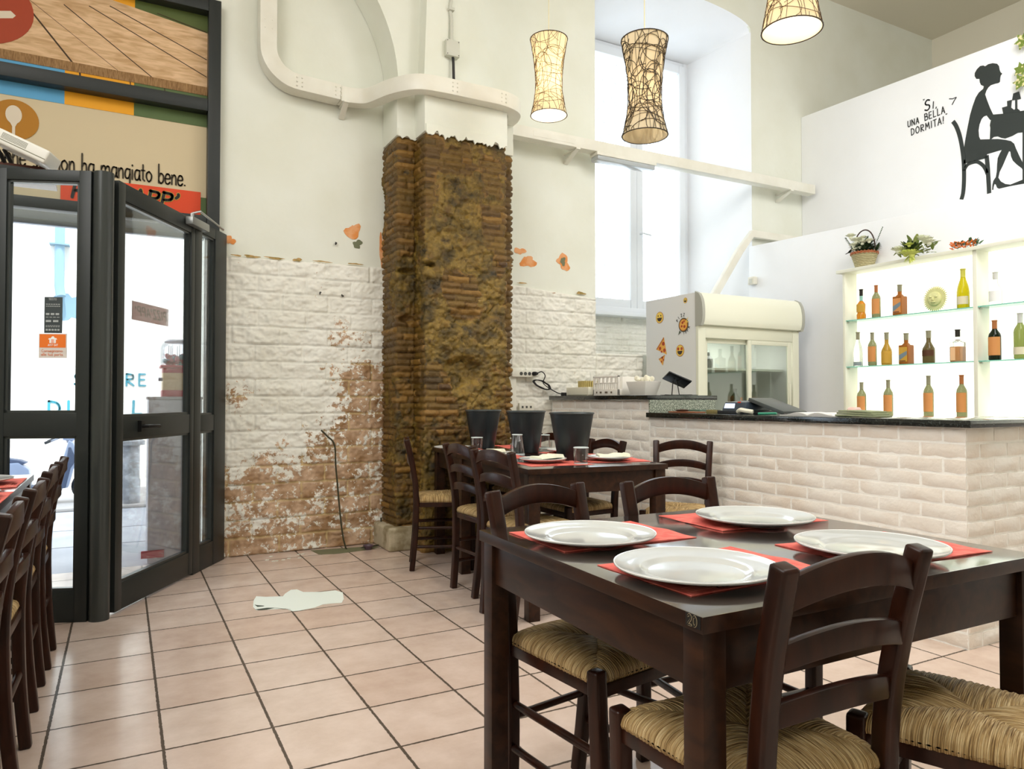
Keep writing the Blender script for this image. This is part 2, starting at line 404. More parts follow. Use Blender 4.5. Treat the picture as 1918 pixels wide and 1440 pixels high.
# --- right-hand walls: bar wall with ledge, mezzanine parapet, far wall
def sloped(x0, x1, y0, y1, z0, zt0, zt1):
    return MB().add([(x0, y0, z0), (x1, y0, z0), (x1, y1, z0), (x0, y1, z0), (x0, y0, zt0), (x1, y0, zt0), (x1, y1, zt1), (x0, y1, zt1)],
                    [(0, 3, 2, 1), (4, 5, 6, 7), (0, 1, 5, 4), (1, 2, 6, 5), (2, 3, 7, 6), (3, 0, 4, 7)])
struct(sloped(5.687, 6.47, -2, 5.408, 0, 2.455, 2.678).build('wall_right', plaster_cool, bevel=.008))
struct(sloped(6.486, 6.60, -2, 5.408, 2.2, 3.92, 4.173).build('wall_mezzanine', plaster_cool, bevel=.008))
struct(MB().box(8.87, 9, -4, 5.41, 0, CEIL).build('wall_far_right', ceil_m))
struct(MB().box(6.6, 8.87, -2, 5.41, 2.2, 2.3).build('floor_mezzanine', plaster_cool))

struct(MB().box(-4.15, -4, -4, 5.41, 0, CEIL).build('wall_left', plaster))
struct(MB().box(-4, 9, -4.15, -4, 0, CEIL).build('wall_front', plaster))
# --- rough split-stone cladding, painted white and peeling
def clad_material():
    m = mk('peeling_painted_stone', (1, 1, 1), .7); n = m.node_tree.nodes; L = m.node_tree.links; b = P(m)
    at = n.new('ShaderNodeAttribute'); at.attribute_name = 'stain'
    tc = n.new('ShaderNodeTexCoord')
    nz = n.new('ShaderNodeTexNoise'); nz.inputs['Scale'].default_value = 26; nz.inputs['Detail'].default_value = 10; nz.inputs['Roughness'].default_value = .7
    L.new(tc.outputs['Object'], nz.inputs['Vector'])
    ad = n.new('ShaderNodeMath'); ad.operation = 'MULTIPLY_ADD'; ad.inputs[1].default_value = 1.25
    L.new(nz.outputs['Fac'], ad.inputs[0]); L.new(at.outputs['Fac'], ad.inputs[2])
    sb_ = n.new('ShaderNodeMath'); sb_.operation = 'SUBTRACT'; sb_.inputs[1].default_value = .08; L.new(ad.outputs[0], sb_.inputs[0])
    r = n.new('ShaderNodeValToRGB'); e = r.color_ramp.elements; e[0].position = .83; e[0].color = (0, 0, 0, 1); e[1].position = .89; e[1].color = (1, 1, 1, 1)
    L.new(sb_.outputs[0], r.inputs['Fac'])
    n2 = n.new('ShaderNodeTexNoise'); n2.inputs['Scale'].default_value = 9; n2.inputs['Detail'].default_value = 8; L.new(tc.outputs['Object'], n2.inputs['Vector'])
    r2 = n.new('ShaderNodeValToRGB'); e = r2.color_ramp.elements; e[0].position = .35; e[0].color = (*srgb(154, 118, 80), 1); e[1].position = .65; e[1].color = (*srgb(206, 174, 144), 1)
    L.new(n2.outputs['Fac'], r2.inputs['Fac'])
    mr = n.new('ShaderNodeAttribute'); mr.attribute_name = 'mortar'
    mo = n.new('ShaderNodeMix'); mo.data_type = 'RGBA'; L.new(mr.outputs['Fac'], mo.inputs[0]); L.new(r2.outputs['Color'], mo.inputs[6]); mo.inputs[7].default_value = (*srgb(205, 180, 128), 1)
    r3 = n.new('ShaderNodeValToRGB'); e = r3.color_ramp.elements; e[0].position = .3; e[0].color = (*srgb(232, 229, 216), 1); e[1].position = .7; e[1].color = (*srgb(244, 242, 232), 1)
    n3 = n.new('ShaderNodeTexNoise'); n3.inputs['Scale'].default_value = 3; L.new(tc.outputs['Object'], n3.inputs['Vector']); L.new(n3.outputs['Fac'], r3.inputs['Fac'])
    mx = n.new('ShaderNodeMix'); mx.data_type = 'RGBA'; L.new(r.outputs['Color'], mx.inputs[0]); L.new(r3.outputs['Color'], mx.inputs[6]); L.new(mo.outputs[2], mx.inputs[7])
    L.new(mx.outputs[2], b.inputs['Base Color'])
    bp = n.new('ShaderNodeBump'); bp.inputs['Strength'].default_value = .35; bp.inputs['Distance'].default_value = .006
    L.new(nz.outputs['Fac'], bp.inputs['Height']); L.new(bp.outputs['Normal'], b.inputs['Normal'])
    return m
clad_m = clad_material()
def cladding(name, x0, x1, z0, zt, stains, seed, ytop=0, base=5.41, rough=.022, bw=.34, rh=.1245, step=.0085, notch=None):
    nx = int((x1-x0)/step); nz = int((zt-z0)/step)
    X, Z = np.meshgrid(np.linspace(x0, x1, nx), np.linspace(z0, zt, nz))
    if ytop: Z = z0+(Z-z0)*(1+ytop*(X-x0)/(zt-z0))
    row = np.floor(Z/rh+.02*fbm(X*3, Z*3, seed)); off = (row % 2)*.5+.13*vnoise(row, row*0, seed+3)
    bx = X/bw+off; col = np.floor(bx); fx = bx-col; fz = Z/rh-np.floor(Z/rh)
    ex = np.minimum(fx, 1-fx)*bw; ez = np.minimum(fz, 1-fz)*rh
    edge = np.minimum(ex, ez); g = sstep(.001, .009, edge+.004*(fbm(X*30, Z*30, seed+9)-.5))
    rnd = vnoise(col*7.3+.5, row*3.1+.5, seed+5)
    h = g*(.004+.007*rnd+2.0*rough*(fbm(X*12, Z*17, seed+1, 6, .68)-.35)+.024*np.abs(fbm(X*24+row, Z*28, seed+2, 3)-.5))
    h = np.maximum(h, .001)
    Y = base-h; border = np.zeros_like(X, bool); border[0] = border[-1] = True; border[:, 0] = border[:, -1] = True
    Y = np.where(border, base+.002, Y)
    st = np.zeros_like(X)
    for (cx, cz, sx, sz, a) in stains: st += a*np.exp(-((X-cx)/sx)**2-((Z-cz)/sz)**2)
    st = np.minimum(st, .5)*.70+.42*(fbm(X*7, Z*9, seed+20, 5, .6)-.45)+.05*rnd
    return struct(grid_mesh(name, np.stack([X, Y, Z], -1), clad_m, {'stain': st, 'mortar': 1-g}))
cladding('wall_back_cladding_left', .60, 1.80, 0, 2.105,
         [(1.60, 1.28, .26, .14, .50), (1.68, 1.0, .25, .25, .47), (1.45, .66, .42, .26, .47), (1.2, .36, .50, .26, .41), (.95, .05, .6, .14, .50), (1.5, .08, .5, .13, .46), (.66, 1.12, .18, .12, .46), (.75, .45, .3, .24, .39), (1.55, 1.60, .22, .12, .30), (1.62, .3, .3, .3, .36)], 11, ytop=.02)
cladding('wall_back_cladding_right', 2.72, 3.77, 0, 2.09, [(3.5, 2.05, .3, .04, .25)], 23, ytop=-.075)
cladding('wall_back_cladding_niche', 3.77, 4.30, 0, 1.52, [], 29)
cladding('wall_niche_brick', 4.0, 5.74, 1.52, 2.04, [], 31, base=6.455, rough=.02, bw=.22, rh=.065)
# chipped patches of old orange paint on the plaster
org = mk('old_orange_paint', srgb(234, 172, 122), .8, var=(14, srgb(228, 146, 76), .4, .6)); grey_chip = mk('grey_mortar', srgb(120, 124, 96), .9)
def blob(cx, cz, rx, rz, seed, y=5.4085, n=22, mat=org, th=.0015):
    rr_ = random.Random(seed); ph = [rr_.uniform(0, 6) for _ in range(4)]
    pts = []
    for i in range(n):
        a = 2*PI*i/n; k = 1+.22*math.sin(2*a+ph[0])+.18*math.sin(3*a+ph[1])+.12*math.sin(5*a+ph[2])+rr_.uniform(-.08, .08)
        pts.append((cx+rx*k*math.cos(a), cz+rz*k*math.sin(a)))
    m_ = MB(); m_.prism(pts, (0, y, 0), (1, 0, 0), (0, 0, 1), th); o = m_.build('paint_chip', mat, wall_back); return o
blob(1.535, 2.375, .05, .065, 1); blob(1.57, 2.285, .035, .03, 2, mat=grey_chip); blob(3.07, 2.285, .065, .055, 3); blob(2.985, 2.37, .05, .03, 4)
blob(3.425, 2.315, .065, .065, 5); blob(3.42, 2.32, .03, .03, 6, y=5.407, mat=grey_chip); blob(1.765, 2.26, .02, .14, 7); blob(2.86, 2.32, .02, .03, 8); blob(.66, 2.22, .03, .03, 9)
for k_, (x_, w_, h_) in enumerate(((.70, .03, .006), (.80, .045, .010), (.96, .07, .007), (1.12, .03, .012), (1.30, .06, .005), (1.55, .05, .006), (3.0, .05, .005), (3.6, .04, .014))): blob(x_, (2.112+.018*(x_-.6) if x_ < 2 else 2.115-.075*(x_-2.72)), w_, h_, 40+k_, y=5.392, mat=mk('ochre_crack', srgb(196, 160, 104), .85, var=(30, srgb(150, 130, 70), .4, .6)))
for x, z in ((1.287, 1.888), (1.452, 1.88), (1.40, 2.27)): blob(x, z, .010, .010, int(x*90), y=5.392, mat=mk('dark_hole', (.05, .045, .04), .9), n=10)

# --- the bare masonry pillar
def pillar_material():
    m = mk('bare_masonry', (1, 1, 1), .42, spec=.6); n = m.node_tree.nodes; L = m.node_tree.links; b = P(m)
    tc = n.new('ShaderNodeTexCoord')
    def noise(sc, det=8, ro=.6):
        t = n.new('ShaderNodeTexNoise'); t.inputs['Scale'].default_value = sc; t.inputs['Detail'].default_value = det; t.inputs['Roughness'].default_value = ro
        L.new(tc.outputs['Object'], t.inputs['Vector']); return t
    def ramp(src, st):
        r = n.new('ShaderNodeValToRGB'); e = r.color_ramp.elements
        while len(e) < len(st): e.new(.5)
        for k, (p, c) in enumerate(st): e[k].position = p; e[k].color = (*srgb(*c), 1)
        L.new(src, r.inputs['Fac']); return r
    br = n.new('ShaderNodeAttribute'); br.attribute_name = 'brick'
    c1 = ramp(br.outputs['Fac'], [(0, (66, 48, 16)), (.3, (122, 92, 30)), (.55, (92, 66, 24)), (.8, (146, 108, 44)), (1, (84, 58, 26))])
    moss = ramp(noise(7).outputs['Fac'], [(.34, (50, 40, 14)), (.46, (96, 76, 22)), (.58, (142, 114, 44)), (.70, (76, 58, 24))])
    st = n.new('ShaderNodeAttribute'); st.attribute_name = 'stone'
    ms = noise(13, 10, .7); ma = n.new('ShaderNodeMath'); ma.operation = 'MULTIPLY_ADD'; ma.inputs[1].default_value = .8; L.new(ms.outputs['Fac'], ma.inputs[0]); L.new(st.outputs['Fac'], ma.inputs[2])
    rm = n.new('ShaderNodeValToRGB'); rm.color_ramp.elements[0].position = .62; rm.color_ramp.elements[1].position = .82; L.new(ma.outputs[0], rm.inputs['Fac'])
    mx = n.new('ShaderNodeMix'); mx.data_type = 'RGBA'; L.new(rm.outputs['Color'], mx.inputs[0]); L.new(c1.outputs['Color'], mx.inputs[6]); L.new(moss.outputs['Color'], mx.inputs[7])
    fl = noise(60, 6, .7); rf = n.new('ShaderNodeValToRGB'); rf.color_ramp.elements[0].position = .66; rf.color_ramp.elements[1].position = .74; L.new(fl.outputs['Fac'], rf.inputs['Fac'])
    m2 = n.new('ShaderNodeMix'); m2.data_type = 'RGBA'; L.new(rf.outputs['Color'], m2.inputs[0]); L.new(mx.outputs[2], m2.inputs[6]); m2.inputs[7].default_value = (*srgb(200, 172, 110), 1)
    L.new(m2.outputs[2], b.inputs['Base Color'])
    bp = n.new('ShaderNodeBump'); bp.inputs['Strength'].default_value = .9; bp.inputs['Distance'].default_value = .012; L.new(noise(38, 8, .7).outputs['Fac'], bp.inputs['Height']); L.new(bp.outputs['Normal'], b.inputs['Normal'])
    return m
prof = [(1.785, 5.415), (1.785, 5.10), (1.925, 5.10), (1.925, 4.90), (2.565, 4.90), (2.565, 5.10), (2.725, 5.10), (2.725, 5.415)]
step = .0095; pp = []; nn = []; ss = []; acc = 0; sect = []
for i in range(len(prof)-1):
    a = np.array(prof[i]); b_ = np.array(prof[i+1]); Ln = np.linalg.norm(b_-a); k = max(2, int(Ln/step)); d = (b_-a)/Ln; nrm = np.array([d[1], -d[0]])
    for j in range(k+(1 if i == len(prof)-2 else 0)):
        pp.append(a+(b_-a)*j/k); nn.append(nrm); ss.append(acc+Ln*j/k); sect.append(i)
    acc += Ln
pp = np.array(pp); nn = np.array(nn); ss = np.array(ss); sect = np.array(sect)
nsm = nn.copy()
for k in range(len(nn)):
    lo, hi = max(0, k-1), min(len(nn)-1, k+1); v_ = nn[lo]+nn[k]+nn[hi]; nsm[k] = v_/np.linalg.norm(v_)
H_ = 3.10; nz = int(H_/step); Zc = np.linspace(0, H_, nz)
Sg, Zg = np.meshgrid(ss, Zc); sg = np.meshgrid(sect, Zc)[0]
front = (sg == 3)
stone = sstep(.50, .57, fbm(Sg*3.1, Zg*2.6, 77, 5, .6)+.14*np.where(front, np.exp(-((Sg-1.06)/.26)**2), -.6)-.06*(Zg < .9))
wz = .22*fbm(Sg*2, Zg*2, 5)+.10*fbm(Sg*9, Zg*9, 6)
rh = .047; row = np.floor(Zg/rh+wz); fz = Zg/rh+wz-row
bx = Sg/.17+(row % 2)*.5+.5*vnoise(row, row*0, 8); fx = bx-np.floor(bx)
edge = np.minimum(np.minimum(fx, 1-fx)*.17, np.minimum(fz, 1-fz)*rh)+.006*(fbm(Sg*60, Zg*60, 15, 3)-.5); g = sstep(.001, .010, edge)
bid = vnoise(np.floor(bx)*5.7+.5, row*2.9+.5, 9)
hb = g*.012+.016*bid*g+.022*(fbm(Sg*20, Zg*30, 31, 5, .7)-.5)
f1, f2, cid = worley(Sg*11+.8*fbm(Sg*9, Zg*9, 61), Zg*14+.8*fbm(Sg*9, Zg*9, 62), 71)
hs = .013*sstep(.0, .16, f2-f1)+.020*cid-.008+.050*(fbm(Sg*24, Zg*30, 41, 5, .75)-.5)+.04*(fbm(Sg*5, Zg*5, 42, 3)-.5)
h = hb*(1-stone)+hs*stone
brick_id = bid*(1-stone)+cid*stone
def hole(s0, z0, rs, rz, d): return -d*sstep(1.15, .6, np.sqrt(((Sg-s0)/rs)**2+((Zg-z0)/rz)**2)+.5*(fbm(Sg*14, Zg*14, 51)-.5))
s_main = .315+.14+.2
h += hole(s_main+.30, 1.30, .15, .13, .05)+hole(s_main+.30, 1.72, .12, .07, .03)+hole(s_main+.22, 1.58, .10, .05, -.02)+hole(s_main+.02, 2.08, .05, .02, .06)
h += np.where(sg == 1, hole(.385, 2.05, .08, .025, .05)+hole(.385, 1.70, .07, .03, .05)-.02*(np.abs(Zg-1.35) < .1), 0)
h = np.where((Zg > 3.0), h*sstep(3.1, 2.98, Zg), h)
Px = pp[None, :, 0]+nsm[None, :, 0]*h; Py = pp[None, :, 1]+nsm[None, :, 1]*h
pil = grid_mesh('pillar', np.stack([Px, Py, Zg], -1), pillar_material(), {'brick': brick_id, 'stone': stone*.42})
tag(pil, 'rough bare brick and stone pillar under a white plaster cap against the back wall', 'pillar')
cap = MB(); cap.box(1.765, 2.745, 5.075, 5.408, 3.05, 3.42); cap.box(1.905, 2.585, 4.875, 5.408, 3.04, 3.42)
cap.build('cap', plaster, pil, bevel=.012)
def ragged(x0, x1, y, z, seed):
    rr_ = random.Random(seed); n_ = int((x1-x0)/.015); pts = [(x0, z+.05)]+[(x0+(x1-x0)*i/n_, z-rr_.uniform(0, .035)-.01*math.sin(i*.8)) for i in range(n_+1)]+[(x1, z+.05)]
    return MB().prism(pts, (0, y, 0), (1, 0, 0), (0, 0, 1), .012)
ragged(1.915, 2.575, 4.876, 3.045, 3).build('plaster_edge', plaster, pil); ragged(1.775, 1.92, 5.077, 3.055, 4).build('plaster_edge', plaster, pil)
pb = MB().box(1.70, 1.99, 5.02, 5.40, 0, .17); pb.build('plinth', mk('dirty_plaster', srgb(196, 184, 156), .85, bump=(18, .6, 8), var=(9, srgb(150, 136, 104), .45, .62)), pil, bevel=.02, seg=3)

# --- brick face of the bar counter
brick_m = mk('white_painted_brick', srgb(242, 237, 229), .55, bump=(45, .4, 8), var=(3.2, srgb(233, 222, 209), .42, .68))
def brick_field(mb, o, u, n_, length, z0, z1, seed, bl=.212, rh=.0715, skip=None, half0=0):
    o = Vector(o); u = Vector(u); n_ = Vector(n_); rr_ = random.Random(seed); rows = int(round((z1-z0)/rh)); rh = (z1-z0)/rows
    for r_ in range(rows):
        x = -(bl*.5 if (r_+half0) % 2 else 0)
        while x < length-.001:
            a = max(0, x); b_ = min(length, x+bl); x += bl
            if b_-a < .02: continue
            g_ = .0062; a += g_; b_ -= g_; za = z0+r_*rh+g_; zb = z0+(r_+1)*rh-g_
            nu = max(2, int((b_-a)/.03)); nv = 3; t0 = .005+rr_.uniform(0, .005); sd = rr_.randrange(9999)
            xs = np.linspace(a, b_, nu+1); zs = np.linspace(za, zb, nv+1); vs = []; fs = []
            for j, z in enumerate(zs):
                for i, xx in enumerate(xs):
                    e = 0 if (i in (0, nu) or j in (0, nv)) else 1
                    d = t0*(.35 if not e else 1)+(.007*(float(vnoise(xx*26, z*38, sd))-.4)) + (.002 if e else 0)
                    jx = rr_.uniform(-.002, .002); jz = rr_.uniform(-.002, .002)
                    vs.append(o+u*(xx+jx)+n_*(d*.75+.0005)+Vector((0, 0, z+jz)))
            k = len(vs)
            for j, z in enumerate(zs):
                for i, xx in enumerate(xs):
                    if i in (0, nu) or j in (0, nv): vs.append(o+u*xx+n_*-.003+Vector((0, 0, z)))
            ring = [(0, i) for i in range(nu+1)]+[(j, nu) for j in range(1, nv+1)]+[(nv, i) for i in range(nu-1, -1, -1)]+[(j, 0) for j in range(nv-1, 0, -1)]
            order = {}
            q = k
            for j in range(nv+1):
                for i in range(nu+1):
                    if i in (0, nu) or j in (0, nv): order[(j, i)] = q; q += 1
            for j in range(nv):
                for i in range(nu): A = j*(nu+1)+i; fs.append((A, A+1, A+nu+2, A+nu+1))
            for q_ in range(len(ring)):
                p1, p2 = ring[q_], ring[(q_+1) % len(ring)]
                fs.append((p1[0]*(nu+1)+p1[1], p2[0]*(nu+1)+p2[1], order[p2], order[p1]))
            mb.add(vs, fs)
bar = thing('bar_counter', 'long white painted brick bar counter with black stone top and raised far end', 'bar counter', (3.275, 1.865, 0))
def at_bar(o):
    o.parent = bar; o.matrix_parent_inverse = Matrix.Translation((-3.275, -1.865, 0)); return o
core = MB(); core.box(3.2785, 3.88, 1.8705, 4.04, 0, .975); core.box(3.2785, 3.88, 4.04, 5.36, 0, 1.095)
core.box(3.88, 4.7, 1.87, 2.2, 0, .975)
at_bar(core.build('base', mk('white_mortar', srgb(252, 250, 244), .8, bump=(60, .3))))
bf = MB(); brick_field(bf, (3.28, 1.865, 0), (0, 1, 0), (-1, 0, 0), 2.175, 0, .975, 1)
brick_field(bf, (3.28, 4.04, 0), (0, 1, 0), (-1, 0, 0), 1.315, 0, 1.095, 2, half0=1)
brick_field(bf, (3.28, 1.871, 0), (1, 0, 0), (0, -1, 0), 1.4, 0, .975, 3, half0=1)
at_bar(bf.build('brick_facing', brick_m, smooth=True, auto=50))
stone_m = mk('black_polished_granite', (.012, .014, .013), .12, coat=.5, var=(120, (.06, .07, .065), .55, .7))
top = MB(); top.box(3.245, 3.95, 1.83, 4.045, .975, 1.008); top.box(3.95, 4.72, 1.83, 2.25, .975, 1.008)
at_bar(top.build('countertop', stone_m, bevel=.003))
at_bar(MB().box(3.245, 3.90, 4.025, 5.36, 1.097, 1.13).build('raised_countertop', stone_m, bevel=.003))
gran = mk('speckled_grey_granite', srgb(96, 104, 92), .25, var=(140, srgb(190, 196, 178), .45, .6))
at_bar(MB().box(3.262, 3.88, 4.022, 4.034, 1.008, 1.097).build('granite_upstand', gran))
# ================================================================== CABLE TRUNKING, PIPES
tk = thing('cable_trunking', 'wide white metal cable trunking bending down the wall and around the pillar top', 'cable trunking', (.885, 5.32, 3.36))
def at(root, o):
    o.parent = root; o.matrix_parent_inverse = root.matrix_basis.inverted() if False else Matrix.Translation(root.location).inverted(); return o
a_ = [(.885, 5.33, CEIL-.01), (.885, 5.33, 4.4), (.885, 5.33, 3.62)]+[(.885+.22*(1-math.cos(t)), 5.33, 3.60-.22*math.sin(t)-.0) for t in [PI/2*i/10 for i in range(1, 11)]]+[(1.40, 5.33, 3.362)]
a_[-1] = (1.40, 5.33, 3.368); 
at(tk, MB().sweep(a_, .13, .115, (0, 1, 0)).build('duct', white_metal, bevel=.006))
b2 = smoothpath([(1.40, 5.33, 3.368), (1.50, 5.33, 3.368), (1.62, 5.26, 3.365), (1.72, 5.02, 3.362), (1.84, 4.86, 3.36), (2.0, 4.825, 3.36), (2.3, 4.822, 3.36), (2.50, 4.825, 3.36), (2.64, 4.88, 3.355), (2.69, 5.0, 3.35), (2.69, 5.12, 3.345)], 5)
at(tk, MB().sweep(b2, .115, .10, (0, 0, 1)).build('duct', white_metal, bevel=.006))
RIV = []
for (x, y, z) in ((1.10, 5.262, 3.38), (1.38, 5.262, 3.37), (2.10, 4.770, 3.36), (2.50, 4.772, 3.36)):
    for dx in (-.018, .018):
        for dz in (-.03, 0, .03): RIV.append((x+dx, y, z+dz))
for z in (3.72, 3.78, 4.32):
    for dx in (-.025, .025): RIV.append((.885+dx, 5.268, z))
for q_ in RIV: at(tk, MB().ball(q_, .006, 6).build('rivet', white_metal, smooth=True))
def bracket(mb, x, y, z): mb.box(x-.02, x+.02, y-.02, 5.405, z-.012, z); mb.add([(x-.02, y, z-.012), (x+.02, y, z-.012), (x+.02, 5.405, z-.09), (x-.02, 5.405, z-.09), (x-.02, y, z-.004), (x+.02, y, z-.004), (x+.02, 5.405, z-.07), (x-.02, 5.405, z-.07)], [(0, 1, 2, 3), (7, 6, 5, 4), (0, 3, 7, 4), (1, 5, 6, 2), (0, 4, 5, 1)])
mb = MB(); bracket(mb, 1.44, 5.27, 3.308); at(tk, mb.build('bracket', white_metal))
bt = thing('cable_tray', 'long straight white cable tray crossing in front of the window recess', 'cable tray', (2.8, 5.3, 3.33))
at(bt, MB().box(2.74, 6.45, 5.2, 5.30, 3.275, 3.37).build('channel', white_metal, bevel=.004))
for x in (3.45, 6.1):
    mb = MB(); bracket(mb, x, 5.22, 3.275); at(bt, mb.build('bracket', white_metal))
mb = MB(); mb.box(3.0, 3.42, 5.198, 5.2, 3.30, 3.345); at(bt, mb.build('joint_plate', white_metal))
fl = thing('strip_light', 'slim clear fluorescent strip light mounted under the white cable tray', 'strip light', (3.96, 5.25, 3.275))
at(fl, MB().box(3.64, 4.30, 5.19, 5.31, 3.245, 3.274).build('housing', white_metal, bevel=.004))
at(fl, MB().box(3.65, 4.29, 5.195, 5.305, 3.205, 3.246).build('diffuser', mk('clear_plastic', srgb(225, 230, 232), .15, trans=.5), bevel=.012))
# junction box with flexible conduit
grey_pl = mk('light_grey_plastic', srgb(205, 205, 192), .5)
jb = thing('junction_box', 'small grey electrical junction box on a flexible conduit above the pillar', 'junction box', (2.17, 5.02, 3.73))
at(jb, MB().box(2.105, 2.215, 4.945, 5.01, 3.675, 3.795).build('box', grey_pl, bevel=.005))
for x in (2.115, 2.205):
    for z in (3.685, 3.785): at(jb, MB().ball((x, 4.944, z), .004, 6).build('screw', mk('dark_screw', (.15, .14, .12), .5)))
cpath = smoothpath([(2.16, 4.98, 3.79), (2.162, 4.985, 3.95), (2.155, 4.99, 4.08), (2.20, 4.99, 4.22), (2.34, 5.0, 4.34), (2.55, 5.05, 4.42), (2.75, 5.1, 4.60), (2.85, 5.15, 5.0), (2.87, 5.2, CEIL-.01)], 14)
rad = [.0125+.0018*(i % 2) for i in range(len(cpath))]
at(jb, MB().tube(cpath, rad, 10).build('conduit', grey_pl, smooth=True, auto=60))
at(jb, MB().tube([(2.17, 4.975, 3.68), (2.172, 4.97, 3.63), (2.175, 4.965, 3.42)], .011, 8).build('cable', mk('black_rubber', (.02, .02, .02), .6), smooth=True))
at(jb, MB().box(2.135, 2.18, 4.96, 5.0, 4.03, 4.05).build('clip', grey_pl, bevel=.003))
# white square pipe along the wall beside the window
wp = MB().sweep([(6.45, 5.36, 2.80), (5.68, 5.36, 2.80), (5.50, 5.36, 2.60), (4.9, 5.36, 1.78)], .05, .075, (0, 1, 0)).build('wall_duct', white_metal, bevel=.006)
tag(wp, 'white boxed pipe running along the wall then slanting down behind the fridge', 'pipe')
sn = thing('motion_sensor', 'small white square sensor on the white wall right of the fridge top', 'sensor', (5.68, 5.33, 2.31))
at(sn, MB().box(5.63, 5.685, 5.29, 5.37, 2.27, 2.35).build('body', white_metal, bevel=.008)); at(sn, MB().box(5.627, 5.632, 5.31, 5.35, 2.285, 2.33).build('lens', grey_pl))
# socket strip, plug, cable, outlet on the wall by the pillar
ss_ = thing('socket_strip', 'white wall trunking with a row of sockets beside the pillar', 'socket strip', (3.0, 5.37, 1.32))
at(ss_, MB().box(2.87, 3.12, 5.33, 5.385, 1.29, 1.345).build('housing', white_metal, bevel=.004))
for x in (2.955, 2.995, 3.035):
    at(ss_, MB().lathe([(.015, 0), (.015, .002), (.011, .002), (.010, -.004)], 14, M=Matrix.Translation((x, 5.329, 1.318)) @ Matrix.Rotation(PI/2, 4, 'X')).build('socket', mk('socket_dark', (.08, .08, .07), .5), smooth=True))
blk = mk('black_rubber', (.02, .02, .02), .6)
pc = thing('power_cable', 'black power cable plugged into the socket strip and coiled against the wall', 'cable', (3.08, 5.33, 1.32))
at(pc, MB().tube([(3.075, 5.332, 1.318), (3.08, 5.31, 1.318), (3.085, 5.285, 1.319)], [.018, .018, .012], 10).build('plug', blk, smooth=True))
cp = [(3.085, 5.285, 1.319), (3.12, 5.27, 1.335), (3.16, 5.28, 1.30), (3.165, 5.32, 1.24)]
for k in range(26):
    t = k/25*3*2*PI; cp.append((3.165+.09*math.cos(t)*.9+.01*math.sin(2.3*t), 5.345-.006*(k % 4), 1.225-.028*math.cos(t)*1.0+.03*math.sin(t)))
cp += [(3.25, 5.34, 1.19), (3.32, 5.33, 1.155), (3.36, 5.30, 1.145)]
at(pc, MB().tube(smoothpath(cp, 5), .0045, 6).build('cord', blk, smooth=True))
at(pc, MB().box(3.34, 3.44, 5.27, 5.32, 1.131, 1.16).build('adapter', blk, bevel=.006))
cv = MB().box(2.845, 2.925, 5.36, 5.40, 0, 1.295).build('wall_duct', white_metal, bevel=.004)
tag(cv, 'vertical white cable cover dropping from the socket strip beside the pillar', 'cable cover')
ou = thing('wall_outlet', 'white wall outlet plate low on the stone cladding behind the black buckets', 'outlet', (3.03, 5.385, 1.04))
at(ou, MB().box(2.955, 3.095, 5.36, 5.388, 1.0, 1.07).build('plate', white_metal, bevel=.004))
for x in (2.985, 3.025, 3.065): at(ou, MB().box(x-.008, x+.008, 5.357, 5.361, 1.027, 1.045).build('socket', mk('socket_dark', (.08, .08, .07), .5)))

# ================================================================== WINDOW
win_w = mk('window_white_paint', srgb(236, 240, 244), .35, bump=(30, .05))
w1 = bpy.data.objects.new('window_1', None); COL.objects.link(w1); struct(w1)
fr = MB(); X0, X1, Z0, Z1 = 4.20, 5.742, 2.04, 4.985
fr.box(X0, X0+.06, 6.38, 6.46, Z0, Z1); fr.box(X1-.06, X1, 6.38, 6.46, Z0, Z1); fr.box(X0+.061, X1-.061, 6.383, 6.46, Z1-.055, Z1); fr.box(X0, X1, 6.34, 6.378, Z0, Z0+.06)
fr.build('window_frame', win_w, w1, bevel=.006)
MB().box(X0-.05, X1, 6.28, 6.46, 2.0, 2.04).build('window_sill', win_w, w1, bevel=.008)
for a, b_ in ((X0+.055, 4.985), (4.985, X1-.055)):
    s_ = MB(); s_.box(a, a+.085, 6.355, 6.42, Z0+.055, Z1-.05); s_.box(b_-.085, b_, 6.355, 6.42, Z0+.055, Z1-.05)
    s_.box(a+.0855, b_-.0855, 6.357, 6.42, Z0+.055, Z0+.15); s_.box(a+.0855, b_-.0855, 6.357, 6.42, Z1-.14, Z1-.05)
    so = s_.build('sash', win_w, w1, bevel=.008)
    MB().box(a+.08, b_-.08, 6.386, 6.392, Z0+.14, Z1-.13).build('pane', glass_mat('window_glass'), so)
MB().tube([(5.03, 6.355, 2.93), (5.03, 6.31, 2.93), (5.10, 6.30, 2.92), (5.14, 6.30, 2.915)], .011, 8).build('handle', win_w, w1, smooth=True)
gr = MB()
for k, x in enumerate(np.arange(4.30, 5.72, .17)):
    pts = [(x+(.055 if i % 2 else -.055), 6.56, 2.02+i*.1135) for i in range(27)]
    gr.tube(pts, .005, 6)
go = gr.build('window_grille', mk('grille_grey', srgb(200, 205, 208), .5), smooth=True); tag(go, 'zigzag metal security grille outside the tall window', 'window grille')

